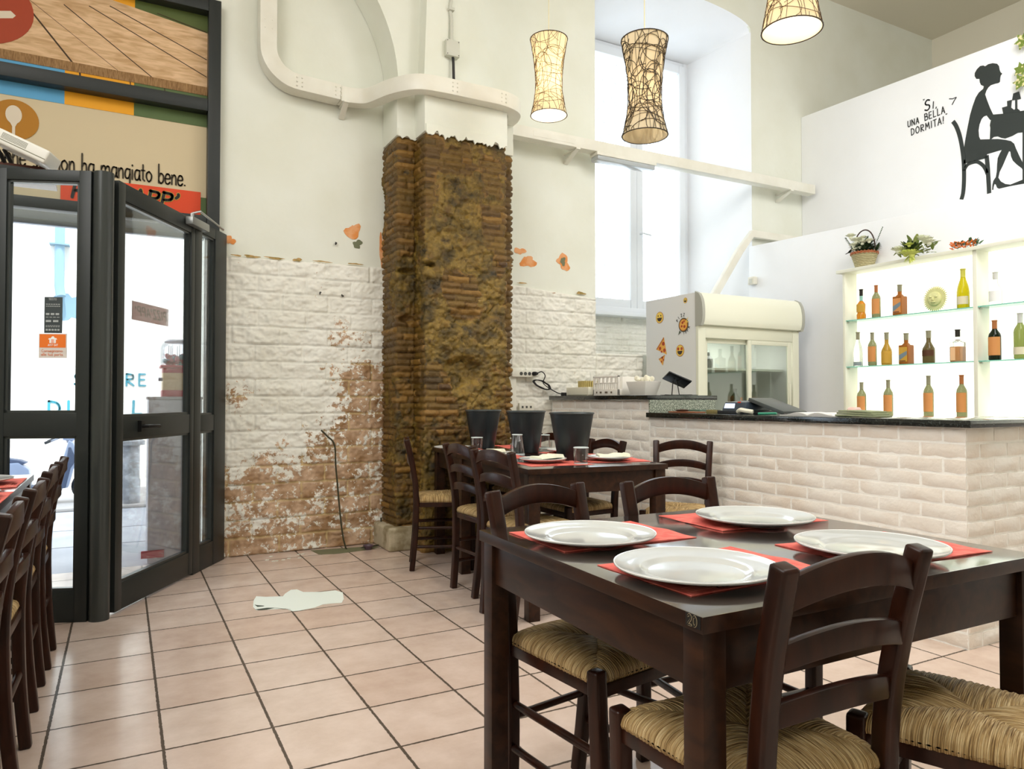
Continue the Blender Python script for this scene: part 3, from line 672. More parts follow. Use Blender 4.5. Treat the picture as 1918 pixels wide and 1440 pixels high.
# ================================================================== ENTRANCE
alu = mk('anthracite_aluminium', (.020, .024, .023), .40, spec=.45)
alu2 = mk('anthracite_satin', (.045, .05, .047), .28, metal=.2)
door_glass = glass_mat('door_glass', (.95, .98, 1.0), .12)
d1 = bpy.data.objects.new('door_1', None); COL.objects.link(d1); struct(d1)
def panel_parts(P0, ang, stiles, ztop, rails, panes, name, root, dep=.05, z0=0):
    """panel in a vertical plane through P0 at angle ang; stiles = (a,b) along it, rails=(z0,z1,a,b)"""
    M_ = Matrix.Translation((*P0, 0)) @ Matrix.Rotation(ang, 4, 'Z'); m_ = MB()
    for a, b_ in stiles: m_.box(a, b_, -dep/2, dep/2, z0, ztop, M=M_)
    for za, zb, a, b_ in rails: m_.box(a, b_, -dep/2+.002, dep/2-.002, za, zb, M=M_)
    o = m_.build(name, alu, root, bevel=.003)
    bead = MB()
    for a, b_, za, zb in panes:
        for (p, q, r_, s_) in ((a, a+.012, za, zb), (b_-.012, b_, za, zb), (a, b_, za, za+.012), (a, b_, zb-.012, zb)):
            bead.box(p, q, -.014, .014, r_, s_, M=M_)
        MB().box(a-.004, b_+.004, -.003, .003, za-.004, zb+.004, M=M_).build('pane', door_glass, o)
    bead.build('glazing_bead', alu2, o)
    return o, M_
angL = R(-21.6)
pl_, ML = panel_parts((-.344, 4.277), angL, [(-.29, -.172), (.165, .222)], 2.245, [(.0, .155, -.18, .17), (.918, 1.034, -.18, .17), (2.19, 2.245, -.18, .17)],
                      [(-.172, .165, .155, .918), (-.172, .165, 1.034, 2.19)], 'fixed_panel', d1)
post = MB().lathe([(.047, 0), (.047, 2.245)], 28, c=(-.092, 4.188, 0)); post.build('corner_post', alu2, d1, smooth=True)
angD = math.atan2(1.122, .654)
leaf, MD = panel_parts((-.046, 4.248), angD, [(0.0, .062), (.79, .838)], 2.232, [(.012, .152, .05, .80), (.893, 1.01, .05, .80), (2.142, 2.232, .05, .80)],
                       [(.062, .79, .152, .893), (.062, .79, 1.01, 2.142)], 'door_leaf', d1, z0=.012)
side, _ = panel_parts((-.046, 4.248), angD, [(.842, .932), (1.128, 1.30)], 2.245, [(.0, .16, .92, 1.14), (.893, 1.0, .92, 1.14), (2.175, 2.245, .84, 1.30)],
                      [(.932, 1.128, .16, .893), (.932, 1.128, 1.0, 2.175)], 'side_panel', d1)
hd = MB(); hd.box(.20, .235, -.045, -.024, .925, .985, M=MD); hd.tube([MD @ Vector((.218, -.04, .955)), MD @ Vector((.218, -.075, .955)), MD @ Vector((.24, -.082, .955)), MD @ Vector((.32, -.082, .953))], .010, 8)
hd.build('door_handle', mk('black_metal', (.02, .02, .02), .35, metal=.5), leaf, smooth=True, auto=30)
h2 = MB(); h2.box(.97, 1.06, .03, .06, .80, .83, M=MD); h2.build('outer_handle', mk('black_metal', (.02, .02, .02), .35), side)
cl = MB(); cl.box(.70, .93, -.075, -.027, 2.175, 2.225, M=MD); clo = cl.build('door_closer', mk('closer_grey', srgb(150, 152, 150), .35, metal=.6), leaf, bevel=.008)
q = [MD @ Vector((.74, -.05, 2.25)), MD @ Vector((.74, -.10, 2.262)), MD @ Vector((1.05, -.10, 2.262)), Vector((.60, 5.30, 2.265))]
am = MB(); am.tube([q[0], q[1], q[3]], .007, 6); am.tube([MD @ Vector((.74, -.05, 2.20)), q[0]], .012, 8); am.build('closer_arm', mk('closer_steel', (.25, .25, .24), .3, metal=.8), clo, smooth=True)
# the mirrored half of the glass porch, mostly outside the picture
MX = -1.02
panel_parts((-.607, 4.382), math.atan2(.95, -.62), [(0, .07), (.80, .87), (1.05, 1.14)], 2.245, [(0, .155, .05, 1.1), (.9, 1.01, .05, 1.1), (2.19, 2.245, 0, 1.14)],
            [(.07, .80, .155, .9), (.07, .80, 1.01, 2.19), (.87, 1.05, .155, .9), (.87, 1.05, 1.01, 2.19)], 'side_panel', d1)
# stickers on the glass
def onL(t, z, d=-.006): return ML @ Vector((t, d, z))
st_w = mk('sticker_text_grey', srgb(170, 176, 176), .5)
ps = thing('glass_sticker', 'tall dark grey printed notice stuck on the entrance glass', 'sticker', onL(.045, 1.44))
def atw(root, o): return at(root, o)
atw(ps, MB().box(.002, .085, -.0085, -.0045, 1.43, 1.61, M=ML).build('sheet', mk('sticker_dark', srgb(62, 70, 72), .4)))
m_ = MB(); rr_ = random.Random(5)
uL = (ML.to_3x3() @ Vector((1, 0, 0))); 
text_strokes(m_, 'TRISTO', onL(.022, 1.594, -.0095), uL, (0, 0, 1), .010, .0016, .0005)
for (z, n_, h_) in ((1.572, 6, .004), (1.562, 8, .004), (1.520, 3, .010), (1.508, 4, .003), (1.485, 2, .010), (1.466, 7, .003), (1.46, 6, .003), (1.442, 5, .009)):
    w_ = .068/n_
    for k in range(n_): m_.box(.010+k*w_, .010+k*w_+w_*.72, -.0100, -.0086, z, z+h_, M=ML)
atw(ps, m_.build('print', st_w))
p2_ = thing('glass_sticker', 'square orange and white delivery sticker below the dark notice on the glass', 'sticker', onL(.045, 1.31))
atw(p2_, MB().box(-.022, .108, -.0085, -.0045, 1.306, 1.428, M=ML).build('sheet', mk('sticker_white', srgb(222, 214, 206), .4)))
atw(p2_, MB().box(-.018, .104, -.0092, -.0080, 1.358, 1.424, M=ML).build('orange_band', mk('sticker_orange', srgb(240, 122, 40), .4)))
m_ = MB(); wsm = mk('sticker_bright_white', srgb(250, 248, 244), .4)
hp = [(.028, 1.380), (.028, 1.398), (.022, 1.398), (.026, 1.405), (.034, 1.405), (.040, 1.414), (.047, 1.414), (.053, 1.406), (.060, 1.405), (.064, 1.398), (.058, 1.398), (.058, 1.380)]
m_.prism(hp, tuple(ML @ Vector((0, -.0093, 0))), tuple(uL), (0, 0, 1), .0006)
atw(p2_, m_.build('house_mark', wsm))
m_ = MB()
for x in (.038, .043, .048): m_.box(x-.0012, x+.0012, -.0106, -.0100, 1.380, 1.400, M=ML)
atw(p2_, m_.build('cutlery_mark', mk('sticker_orange', srgb(240, 122, 40), .4)))
m_ = MB(); text_strokes(m_, 'JUST EAT', onL(.020, 1.366, -.0095), uL, (0, 0, 1), .009, .0016, .0005, width=.048); atw(p2_, m_.build('lettering', wsm))
m_ = MB(); text_strokes(m_, 'Consegniamo', onL(-.008, 1.336, -.0090), uL, (0, 0, 1), .013, .0017, .0005, width=.098)
text_strokes(m_, 'alla tua porta', onL(-.010, 1.318, -.0090), uL, (0, 0, 1), .013, .0017, .0005, width=.100); atw(p2_, m_.build('lettering', mk('sticker_orange_text', srgb(232, 130, 80), .4)))
uD = MD.to_3x3() @ Vector((1, 0, 0))
p3_ = thing('glass_sticker', 'reddish sticker seen from behind on the glass of the door leaf', 'sticker', MD @ Vector((.38, .006, 1.53)))
atw(p3_, MB().box(.188, .570, .0045, .0085, 1.533, 1.635, M=MD).build('sheet', mk('sticker_faded_red', srgb(206, 150, 142), .5)))
m_ = MB(); text_strokes(m_, "PIZZ'APP'", MD @ Vector((.55, .004, 1.56)), -uD, (0, 0, 1), .05, .010, .0008, width=.33, slant=.2); atw(p3_, m_.build('lettering', mk('sticker_dark_smudge', srgb(140, 112, 92), .5)))

# --- banner panel above the entrance, in its dark frame
d2 = bpy.data.objects.new('trim_3', None); COL.objects.link(d2); struct(d2)
f_ = MB(); f_.box(.500, .580, 5.33, 5.44, 0, 3.86); f_.box(-2.519, .499, 5.333, 5.44, 3.775, 3.86); f_.box(-2.519, .499, 5.335, 5.43, 3.08, 3.165); f_.box(-2.6, -2.52, 5.33, 5.44, 0, 3.86); f_.box(-2.519, .499, 5.34, 5.43, 2.29, 2.36)
f_.build('entrance_frame', alu, d2, bevel=.004)
bn = thing('banner', 'large printed banner with wooden planks and slogan above the entrance', 'banner', (-.9, 5.42, 2.36))
def flat(name, pts, mat, y, th=.0012, mi=None):
    m_ = MB(); m_.prism(pts, (0, y, 0), (1, 0, 0), (0, 0, 1), th); return at(bn, m_.build(name, mat))
def rect(a, b_, c, d): return [(a, c), (b_, c), (b_, d), (a, d)]
beige = mk('banner_beige', srgb(214, 196, 160), .6); bl = mk('banner_blue', srgb(96, 170, 214), .6); ye = mk('banner_yellow', srgb(244, 168, 24), .6); gn = mk('banner_green', srgb(88, 108, 62), .6)
flat('beige_field', rect(-2.5, .5, 2.35, 3.80), beige, 5.425)
gn2 = mk('banner_dark_green', srgb(84, 98, 44), .6)
for (a, b_, m_) in ((-.345, .05, ye), (.05, .5, gn), (-.90, -.345, bl), (-1.45, -.90, ye), (-2.0, -1.45, gn)): flat('colour_block', rect(a, b_, 2.995, 3.22), m_, 5.422)
for (a, b_, m_) in ((-.345, .05, ye), (.05, .5, gn2), (-.90, -.345, bl)): flat('colour_block', rect(a, b_, 3.6, 3.80), m_, 5.422)
flat('green_border', rect(.40, .5, 2.35, 2.50), gn, 5.422)
plank = wood('banner_planks', srgb(196, 156, 110), srgb(228, 192, 150), .6, 0, (1.2, 1, 7), bumpy=0, rot=R(-42))
pe = wood('banner_plank_edge', srgb(128, 92, 52), srgb(168, 130, 84), .7, 0, (30, 1, 4), bumpy=0)
plk = [(-2.5, 3.27), (.5, 3.27), (.5, 3.655), (.05, 3.72), (-.5, 3.79), (-2.5, 3.79)]
flat('plank_picture', plk, plank, 5.420)
flat('plank_edge', rect(-2.5, .5, 3.215, 3.275), pe, 5.419)
m_ = MB(); dk = mk('plank_gap_dark', srgb(66, 48, 26), .7)
def seam(a, b_, w_): 
    a = Vector((a[0], 5.4185, a[1])); b_ = Vector((b_[0], 5.4185, b_[1])); d = (b_-a).normalized(); s_ = Vector((-d.z, 0, d.x))*w_/2
    m_.add([a-s_, b_-s_, b_+s_, a+s_], [(0, 1, 2, 3)])
SE = [[(-0.5773, 3.6078), (-0.265, 3.2241)]+[.010], [(-0.2625, 3.2227), (-0.2596, 3.1846)]+[.010], [(-0.5385, 3.618), (0.0281, 3.2228)]+[.003], [(-0.3554, 3.6374), (0.2334, 3.2181)]+[.006], [(-0.2156, 3.6641), (0.4985, 3.3456)]+[.006], [(-0.0976, 3.6948), (0.4975, 3.4676)]+[.006], [(0.1836, 3.7171), (0.496, 3.6607)]+[.005], [(0.0264, 3.2224), (0.0285, 3.1879)]+[.006], [(0.2334, 3.2181), (0.2355, 3.1849)]+[.006]]
for a, b_, w_ in SE: seam(a, b_, w_)
at(bn, m_.build('plank_seams', dk))
def ell(cx, cz, rx, rz, n=40): return [(cx+rx*math.cos(2*PI*i/n), cz+rz*math.sin(2*PI*i/n)) for i in range(n)]
flat('red_oval', ell(-.80, 3.52, .285, .235), mk('banner_red', srgb(168, 62, 24), .6), 5.4175)
ic = mk('banner_icon_beige', srgb(226, 212, 190), .6)
m_ = MB()
for (x0, z0, x1, z1, w_) in ((-.95, 3.42, -.63, 3.50, .045), (-.95, 3.60, -.72, 3.66, .012), (-.95, 3.575, -.72, 3.635, .012)):
    a = Vector((x0, 5.4160, z0)); b_ = Vector((x1, 5.4160, z1)); d = (b_-a).normalized(); s_ = Vector((-d.z, 0, d.x))*w_/2; e_ = d*w_*.5
    m_.add([a-s_, b_-s_, b_+e_*.9-s_*.3, b_+s_, a+s_], [(0, 1, 2, 3, 4)])
at(bn, m_.build('cutlery_icon', ic))
flat('ochre_oval', ell(-.608, 2.845, .128, .125), mk('banner_ochre', srgb(180, 120, 10), .6), 5.4205)
sp = ell(-.613, 2.875, .043, .058, 24); flat('spoon_icon', sp, ic, 5.4185)
flat('spoon_icon', [(-.640, 2.84), (-.620, 2.80), (-.620, 2.72), (-.604, 2.72), (-.604, 2.80), (-.586, 2.84)], ic, 5.4170)
m_ = MB(); dt = mk('banner_text_dark', srgb(58, 48, 28), .6)
text_strokes(m_, 'non ha mangiato bene.', (-.395, 5.4195, 2.565), (1, 0, 0), (0, 0, 1), .125, .010, .0012, width=.765)
text_strokes(m_, 'bene se', (-.695, 5.4195, 2.565), (1, 0, 0), (0, 0, 1), .125, .010, .0012, width=.25)
at(bn, m_.build('slogan', dt))
flat('red_sign', rect(-.36, .465, 2.352, 2.535), mk('banner_orange_red', srgb(226, 70, 22), .5), 5.4190)
m_ = MB(); 
text_strokes(m_, "APP'", (.045, 5.4155, 2.405), (1, 0, 0), (0, 0, 1), .095, .026, .0012, width=.27, slant=.18); at(bn, m_.build('lettering', mk('sign_yellow_outline', srgb(200, 170, 60), .5)))
m_ = MB(); text_strokes(m_, "APP'", (.045, 5.4140, 2.405), (1, 0, 0), (0, 0, 1), .095, .019, .0012, width=.27, slant=.18); at(bn, m_.build('lettering', mk('sign_black', srgb(24, 20, 14), .5)))
m_ = MB(); text_strokes(m_, "PIZZ", (-.30, 5.4140, 2.40), (1, 0, 0), (0, 0, 1), .095, .019, .0012, width=.24, slant=.18); at(bn, m_.build('lettering', mk('sign_black', srgb(24, 20, 14), .5)))
flat('pizza_mark', [(-.045, 2.50), (-.01, 2.535), (.015, 2.50), (.02, 2.455), (-.03, 2.44)], mk('sign_yellow', srgb(236, 200, 70), .5), 5.4155)
flat('pizza_mark', ell(-.03, 2.475, .022, .014, 14), mk('sign_red', srgb(190, 50, 20), .5), 5.4140)
# ================================================================== CHAIRS
chair_w = wood('dark_walnut_chair', srgb(30, 12, 6), srgb(52, 24, 12), .33, .10, (4, 4, 1.2), bumpy=.08); P(chair_w).inputs['Specular IOR Level'].default_value = .28
table_w = wood('dark_walnut_table', srgb(34, 18, 10), srgb(56, 32, 18), .38, .05, (5, 1.2, 5), bumpy=.05); P(table_w).inputs['Specular IOR Level'].default_value = .28
top_w = wood('dark_table_top', srgb(38, 25, 20), srgb(48, 32, 24), .20, 1.0, (8, 1.0, 8), bumpy=.01, cr=.10)
def rush_material():
    m = mk('woven_rush', (1, 1, 1), .55, spec=.4); n = m.node_tree.nodes; L = m.node_tree.links; b = P(m)
    uv = n.new('ShaderNodeUVMap'); mp = n.new('ShaderNodeMapping'); mp.inputs['Scale'].default_value = (170, 5.0, 1); L.new(uv.outputs[0], mp.inputs[0])
    t = n.new('ShaderNodeTexNoise'); t.inputs['Scale'].default_value = 1; t.inputs['Detail'].default_value = 4; t.inputs['Roughness'].default_value = .6; t.inputs['Distortion'].default_value = .05; L.new(mp.outputs[0], t.inputs['Vector'])
    r = n.new('ShaderNodeValToRGB'); e = r.color_ramp.elements; e[0].position = .34; e[0].color = (*srgb(96, 66, 30), 1); e[1].position = .66; e[1].color = (*srgb(240, 216, 166), 1)
    k = e.new(.5); k.color = (*srgb(192, 158, 104), 1)
    L.new(t.outputs['Fac'], r.inputs['Fac']); L.new(r.outputs['Color'], b.inputs['Base Color'])
    w_ = n.new('ShaderNodeTexWave'); w_.inputs['Scale'].default_value = 28; w_.inputs['Distortion'].default_value = .5; w_.inputs['Detail'].default_value = 2; w_.inputs['Detail Scale'].default_value = .5; L.new(uv.outputs[0], w_.inputs['Vector'])
    ad = n.new('ShaderNodeMath'); ad.operation = 'MULTIPLY_ADD'; ad.inputs[1].default_value = .6; L.new(t.outputs['Fac'], ad.inputs[2]); L.new(w_.outputs['Fac'], ad.inputs[0])
    bp = n.new('ShaderNodeBump'); bp.inputs['Strength'].default_value = .9; bp.inputs['Distance'].default_value = .004; L.new(ad.outputs[0], bp.inputs['Height']); L.new(bp.outputs['Normal'], b.inputs['Normal'])
    return m
rush = rush_material()
CH = .845
def rush_seat(parent):
    """woven seat: four fans of strands wrapping over the rails and meeting on the diagonals"""
    N = 120; rw, fw_, d0, d1 = .148, .178, -.175, .160; cz = .448
    me_v = []; me_f = []; uvs = []
    def pos(u, v, side=1):
        y = d0+(d1-d0)*(v+1)/2; hw = rw+(fw_-rw)*(v+1)/2; x = u*(hw+.010)
        m_ = max(abs(u), abs(v)); diag = 1-abs(abs(u)-abs(v))
        z = .028*math.sqrt(max(0, 1-((m_-.0)**8)))
        z += .010*math.sin(PI*min(1, m_))-.006*(diag**10)*(1 if m_ < .95 else 0)
        # strand relief
        s_ = u*hw if abs(v) >= abs(u) else v*.18
        k_ = s_/.0115+.35*math.sin(s_*70); z += .0014*math.cos(k_*2*PI)+.0016*(math.sin(math.floor(k_+.5)*12.9898)*.5)
        yy = y+(.018 if v > 0 else -.018)*abs(v)
        return x, yy, z
    for side in (1, -1):
        base = len(me_v)
        for j in range(N+1):
            for i in range(N+1):
                u = -1+2*i/N; v = -1+2*j/N
                # leave the corners notched for the posts
                m_ = min(abs(u), abs(v))
                if abs(u) > .86 and abs(v) > .86:
                    k = .86/max(abs(u), abs(v)) if False else 1
                    u2 = math.copysign(min(abs(u), .86+(1-max(abs(v), .86))*0), u); v2 = math.copysign(min(abs(v), .86), v)
                    u_, v_ = (u2, v2) if abs(abs(u)-abs(v)) < .02 else ((u2, v) if abs(v) > abs(u) else (u, v2))
                else: u_, v_ = u, v
                x, y, z = pos(u_, v_); me_v.append((x, y, cz+z*(1 if side == 1 else -.75)))
        for j in range(N):
            for i in range(N):
                a = base+j*(N+1)+i; q = (a, a+1, a+N+2, a+N+1)
                me_f.append(q if side == 1 else q[::-1])
                cu = -1+2*(i+.5)/N; cv = -1+2*(j+.5)/N; fb = abs(cv) > abs(cu); loop = []
                for (ii, jj) in ((i, j), (i+1, j), (i+1, j+1), (i, j+1)):
                    u = -1+2*ii/N; v = -1+2*jj/N
                    loop.append(((u*.5+.5, v*.5) if fb else (v*.5+2.5, u*.5+3)))
                uvs += loop if side == 1 else loop[::-1]
    me = bpy.data.meshes.new('seat'); me.from_pydata(me_v, [], me_f); me.materials.append(rush)
    ul = me.uv_layers.new(name='UVMap'); 
    for k, uv in enumerate(uvs): ul.data[k].uv = uv
    me.polygons.foreach_set('use_smooth', [True]*len(me.polygons))
    o = bpy.data.objects.new('seat', me); COL.objects.link(o); o.parent = parent; return o
def make_chair(label, group):
    t = thing('rush_chair', label, 'chair', group=group)
    for s_ in (-1, 1):
        pts = [(s_*.128, -.215, 0), (s_*.138, -.196, .20), (s_*.150, -.188, .42), (s_*.152, -.195, .56), (s_*.157, -.218, .70), (s_*.162, -.252, CH)]
        pts = smoothpath(pts, 4); k = len(pts)
        m_ = MB().sweep(pts, [.036]*k, [.036-.004*abs(i/k-.45) for i in range(k)], (1, 0, 0))
        m_.build('rear_leg', chair_w, t, bevel=.007, seg=3)
        m_ = MB().sweep([(s_*.160, .175, 0), (s_*.167, .171, .25), (s_*.174, .167, .474)], .037, .037, (1, 0, 0))
        m_.build('front_leg', chair_w, t, bevel=.009, seg=3)
        for z in (.155, .275):
            m_ = MB().tube([(s_*.140, -.19, z), (s_*.165, .172, z)], .0105, 10); m_.build('stretcher', chair_w, t, smooth=True, auto=50)
        MB().sweep([(s_*.148, -.18, .425), (s_*.172, .16, .425)], .03, .022, (0, 0, 1)).build('side_rail', chair_w, t, bevel=.004)
    MB().sweep([(-.170, .170, .425), (.170, .170, .425)], .03, .022, (0, 0, 1)).build('front_rail', chair_w, t, bevel=.004)
    MB().sweep([(-.166, .172, .285), (.166, .172, .285)], .045, .020, (0, 0, 1)).build('stretcher', chair_w, t, bevel=.005)
    MB().tube([(-.138, -.195, .235), (.138, -.195, .235)], .0105, 10).build('stretcher', chair_w, t, smooth=True, auto=50)
    MB().sweep([(-.148, -.188, .425), (.148, -.188, .425)], .03, .022, (0, 0, 1)).build('back_rail', chair_w, t, bevel=.004)
    for zc, hh, ar_ in ((.806, .052, .028), (.702, .042, .020), (.602, .040, .015)):
        n_ = 14; m_ = MB(); vs = []; fs = []
        hw = .141+.011*(zc-.42)/.425
        for i in range(n_+1):
            s_ = -1+2*i/n_; x = s_*hw; a = ar_*(1-s_*s_)-.012; bow = -.020*(1-s_*s_)
            y = -.195-.057*max(0, (zc-.56))/.285+.003+bow
            h1 = hh/2
            for (dy, dz) in ((-.009, -h1), (.009, -h1), (.009, h1), (-.009, h1)): vs.append((x, y+dy, zc+a+dz*(1+.15*(1-s_*s_) if dz > 0 else 1)))
        for i in range(n_):
            for j in range(4): k = (j+1) % 4; fs.append((i*4+j, i*4+k, i*4+4+k, i*4+4+j))
        fs += [(3, 2, 1, 0), (n_*4, n_*4+1, n_*4+2, n_*4+3)]; m_.add(vs, fs)
        m_.build('back_slat', chair_w, t, bevel=.004)
    rush_seat(t)
    return t
def face(dx, dy): return math.atan2(dy, dx)-PI/2     # rotation that points the chair's front (+y) along dx,dy
# rz is chosen so that the front of the chair looks at its table
G1, G2, G3 = 'chairs around the table numbered 20', 'chairs around the long table with buckets', 'chairs in a row at the left table'
C0 = make_chair('dark wooden chair with its back to us at table 20, leftmost in the foreground', G1)
C0.location = (1.068, 1.034, 0); C0.rotation_euler.z = R(-1.5)
def chair(x, y, rz, label, group): return dup(C0, (x, y, 0), rz, label, group)
chair(1.525, .865, R(20), 'dark chair with a woven rush seat, rightmost in the foreground, its backrest out of view', G1)
chair(1.115, 1.590, R(180+10), 'dark wooden chair behind table 20 at its left corner, rush seat visible under the table', G1)
chair(1.530, 1.560, R(180-3), 'dark wooden chair behind the right half of table 20, arched backrest above the table edge', G1)
chair(1.895, 4.470, face(.94, -.34), 'dark ladder-back chair beside the pillar, farthest left of the bucket table, seen edge-on', G2)
chair(1.935, 3.79, face(1, .06), 'dark ladder-back chair left of the bucket table, middle of the three on that side', G2)
chair(1.880, 3.28, face(1, .14), 'dark ladder-back chair left of the bucket table, nearest of the three on that side', G2)
chair(2.455, 3.75, face(-1, -.03), 'dark chair on the far right side of the bucket table by the brick bar', G2)
chair(2.580, 4.62, face(-1, -.05), 'dark chair mostly hidden behind the black buckets', G2)
chair(2.850, 3.265, face(-.75, -.66), 'dark ladder-back chair at the right corner of the bucket table against the brick bar', G2)
chair(-.475, 3.65, face(-1, .0), 'dark chair at the left table, farthest of the row, nearest the entrance', G3)
chair(-.480, 3.20, face(-1, .0), 'dark chair at the left table, second from the entrance', G3)
chair(-.475, 2.64, face(-1, .02), 'dark chair at the left table, third from the entrance', G3)
chair(-.480, 2.12, face(-1, .0), 'dark chair at the left table, nearest us at the picture edge', G3)

# ================================================================== TABLES
def make_table(name, label, cx, cy, sx, sy, rz, group=None, leg=.062, apron=.105, zt=.755, quad=None):
    t = thing(name, label, 'table', (cx, cy, 0), rz, group)
    hx, hy = sx/2, sy/2
    tt = MB().box(-hx, hx, -hy, hy, zt-.028, zt).build('tabletop', top_w, t, bevel=.002); tt.data.materials.append(table_w)
    for pg_ in tt.data.polygons: pg_.material_index = 0 if pg_.normal.z > .9 else 1
    i = .010
    for a in (-1, 1):
        for b_ in (-1, 1):
            x = a*(hx-i-leg/2); y = b_*(hy-i-leg/2)
            MB().box(x-leg/2, x+leg/2, y-leg/2, y+leg/2, 0, zt-.028).build('leg', table_w, t, bevel=.003)
    for b_ in (-1, 1):
        y = b_*(hy-i-.022); MB().box(-hx+i+leg, hx-i-leg, y-.011, y+.011, zt-.028-apron, zt-.028).build('apron', table_w, t, bevel=.002)
        x = b_*(hx-i-.022); MB().box(x-.011, x+.011, -hy+i+leg, hy-i-leg, zt-.028-apron, zt-.028).build('apron', table_w, t, bevel=.002)
    if quad:                                   # the top is slightly out of square
        A_, B_, C_, D_ = [Vector((q[0]-cx, q[1]-cy, 0)) for q in quad]
        for o in ALLKIDS(t):
            for v in o.data.vertices:
                a = (v.co.x+hx)/sx; b_ = (v.co.y+hy)/sy; p = (A_*(1-a)+B_*a)*(1-b_)+(D_*(1-a)+C_*a)*b_; v.co.x = p.x; v.co.y = p.y
    return t
P(top_w).inputs['Coat IOR'].default_value = 2.3; P(top_w).inputs['Specular IOR Level'].default_value = .8
T1 = make_table('dining_table', 'dark wooden square table numbered 20 in the foreground, set with four plates', 1.299, 1.295, 1.0, .875, 0, leg=.050, quad=((.812, .873), (1.802, .867), (1.803, 1.738), (.836, 1.738)))
eA = Vector((.812-1.299, .873-1.295, 0)); eD = Vector((.836-1.299, 1.738-1.295, 0)); ed_ = (eD-eA).normalized(); en = Vector((-ed_.y, ed_.x, 0))
def edge_text(d): return eA+ed_*.034+en*d
Mn = Matrix.Translation(eA+Vector((0, 0, 0))) @ Matrix(((ed_.x, en.x, 0, 0), (ed_.y, en.y, 0, 0), (0, 0, 1, 0), (0, 0, 0, 1)))
nb = MB(); nb.box(.004, .040, .0004, .0009, .7335, .7545, M=Mn); nb.build('number_sticker', mk('sticker_black', (.01, .01, .01), .3), T1)
o_ = edge_text(.0012); nm = MB(); text_strokes(nm, '20', (o_.x, o_.y, .7365), -ed_, (0, 0, 1), .016, .0038, .0004, width=.022); nm.build('number_outline', mk('number_outline_pale', srgb(190, 175, 140), .4), T1)
o_ = edge_text(.0018); nm = MB(); text_strokes(nm, '20', (o_.x, o_.y, .7365), -ed_, (0, 0, 1), .016, .0022, .0004, width=.022); nm.build('number', mk('sticker_black', (.01, .01, .01), .3), T1)
T2 = make_table('dining_table', 'long dark table in the middle holding three black buckets', 2.232, 3.640, .82, 1.14, R(-6), 'pair of tables pushed together')
T3 = make_table('dining_table', 'far dark table end by the pillar carrying the leftmost bucket', 2.340, 4.535, .80, .60, R(-6), 'pair of tables pushed together')
T4 = make_table('dining_table', 'dark table at the left picture edge beside the entrance', -.755, 3.0, .80, 2.0, 0)

# ================================================================== TABLEWARE
mat_red = mk('red_paper', srgb(220, 98, 88), .75, bump=(90, .3, 5), var=(30, srgb(234, 122, 108), .4, .6))
mat_ink = mk('placemat_ink', srgb(244, 150, 128), .8)
mat_dark = mk('placemat_dark_ink', srgb(120, 40, 26), .8)
china = mk('white_china', srgb(196, 198, 195), .10, coat=.6)
def make_mat(label, group, w=.385, d=.275):
    t = thing('placemat', label, 'placemat', group=group)
    m_ = MB(); n_ = 12; vs = []; fs = []
    for j in range(n_+1):
        for i in range(n_+1):
            x = -w/2+w*i/n_; y = -d/2+d*j/n_; vs.append((x, y, .0015+.0012*math.sin(i*.9+j*.7)+.0008*math.cos(j*1.3)))
    for j in range(n_):
        for i in range(n_): a = j*(n_+1)+i; fs.append((a, a+1, a+n_+2, a+n_+1))
    o_ = len(vs); vs += [(x, y, .0001) for x, y, z in vs]; fs += [tuple(q+o_ for q in f[::-1]) for f in fs]
    rim = [i for i in range(n_)]+[(j*(n_+1)+n_) for j in range(n_)]+[n_*(n_+1)+i for i in range(n_, 0, -1)]+[j*(n_+1) for j in range(n_, 0, -1)]
    fs += [(rim[k], rim[(k+1) % len(rim)], rim[(k+1) % len(rim)]+o_, rim[k]+o_) for k in range(len(rim))]
    m_.add(vs, fs); m_.build('sheet', mat_red, t, smooth=True, auto=60)
    m_ = MB(); rr_ = random.Random(3)
    for k in range(18):                                      # faint printed ornament along the far side
        x = w*.10+rr_.uniform(0, w*.33); y = d*.18+rr_.uniform(0, d*.26); a = rr_.uniform(0, PI)
        pts = smoothpath([(x+.012*math.cos(a+q)*(.4+q*.3), y+.009*math.sin(a+q)*(.4+q*.3), .0034) for q in range(4)], 3); m_.tube(pts, .0006, 4)
    for r_ in range(4): m_.box(-w*.46, -w*.46+.07+.01*(r_ % 2), -d*.44+r_*.008, -d*.44+r_*.008+.003, .0031, .0034)
    m_.build('print', mat_ink, t)
    m_ = MB(); text_strokes(m_, "PIZZ'APP'", (-w*.30, -d*.46, .0030), (1, 0, 0), (0, 1, 0), .017, .0035, .0004, slant=.2, width=.085); m_.build('print_lettering', mat_dark, t)
    return t
def make_plate(label, group, r=.158):
    t = thing('plate', label, 'plate', group=group)
    pr_ = [(.0001, .006), (r*.57, .0055), (r*.61, .0065), (r*.655, .0118), (r*.69, .0135), (r*.80, .0155), (r*.93, .019), (r*.985, .022), (r, .0225), (r*1.003, .0205), (r*.985, .018), (r*.80, .0105), (r*.68, .008), (r*.62, .003), (r*.56, 0), (r*.50, 0), (r*.49, .0025), (.0001, .0025)]
    MB().lathe(pr_, 72).build('dish', china, t, smooth=True, auto=75)
    MB().lathe([(r*1.002, .0218), (r*1.0, .0232), (r*.985, .0228), (r*.984, .0218)], 72, close=True).build('rim', mk('china_rim_bright', srgb(252, 252, 250), .08, coat=.8), t, smooth=True)
    return t
def tpt(T, x, y, z=.7555):
    c, s_ = math.cos(T.rotation_euler.z), math.sin(T.rotation_euler.z); return (T.location.x+c*x-s_*y, T.location.y+s_*x+c*y, z)
G5 = 'red placemats'; G6 = 'white plates'
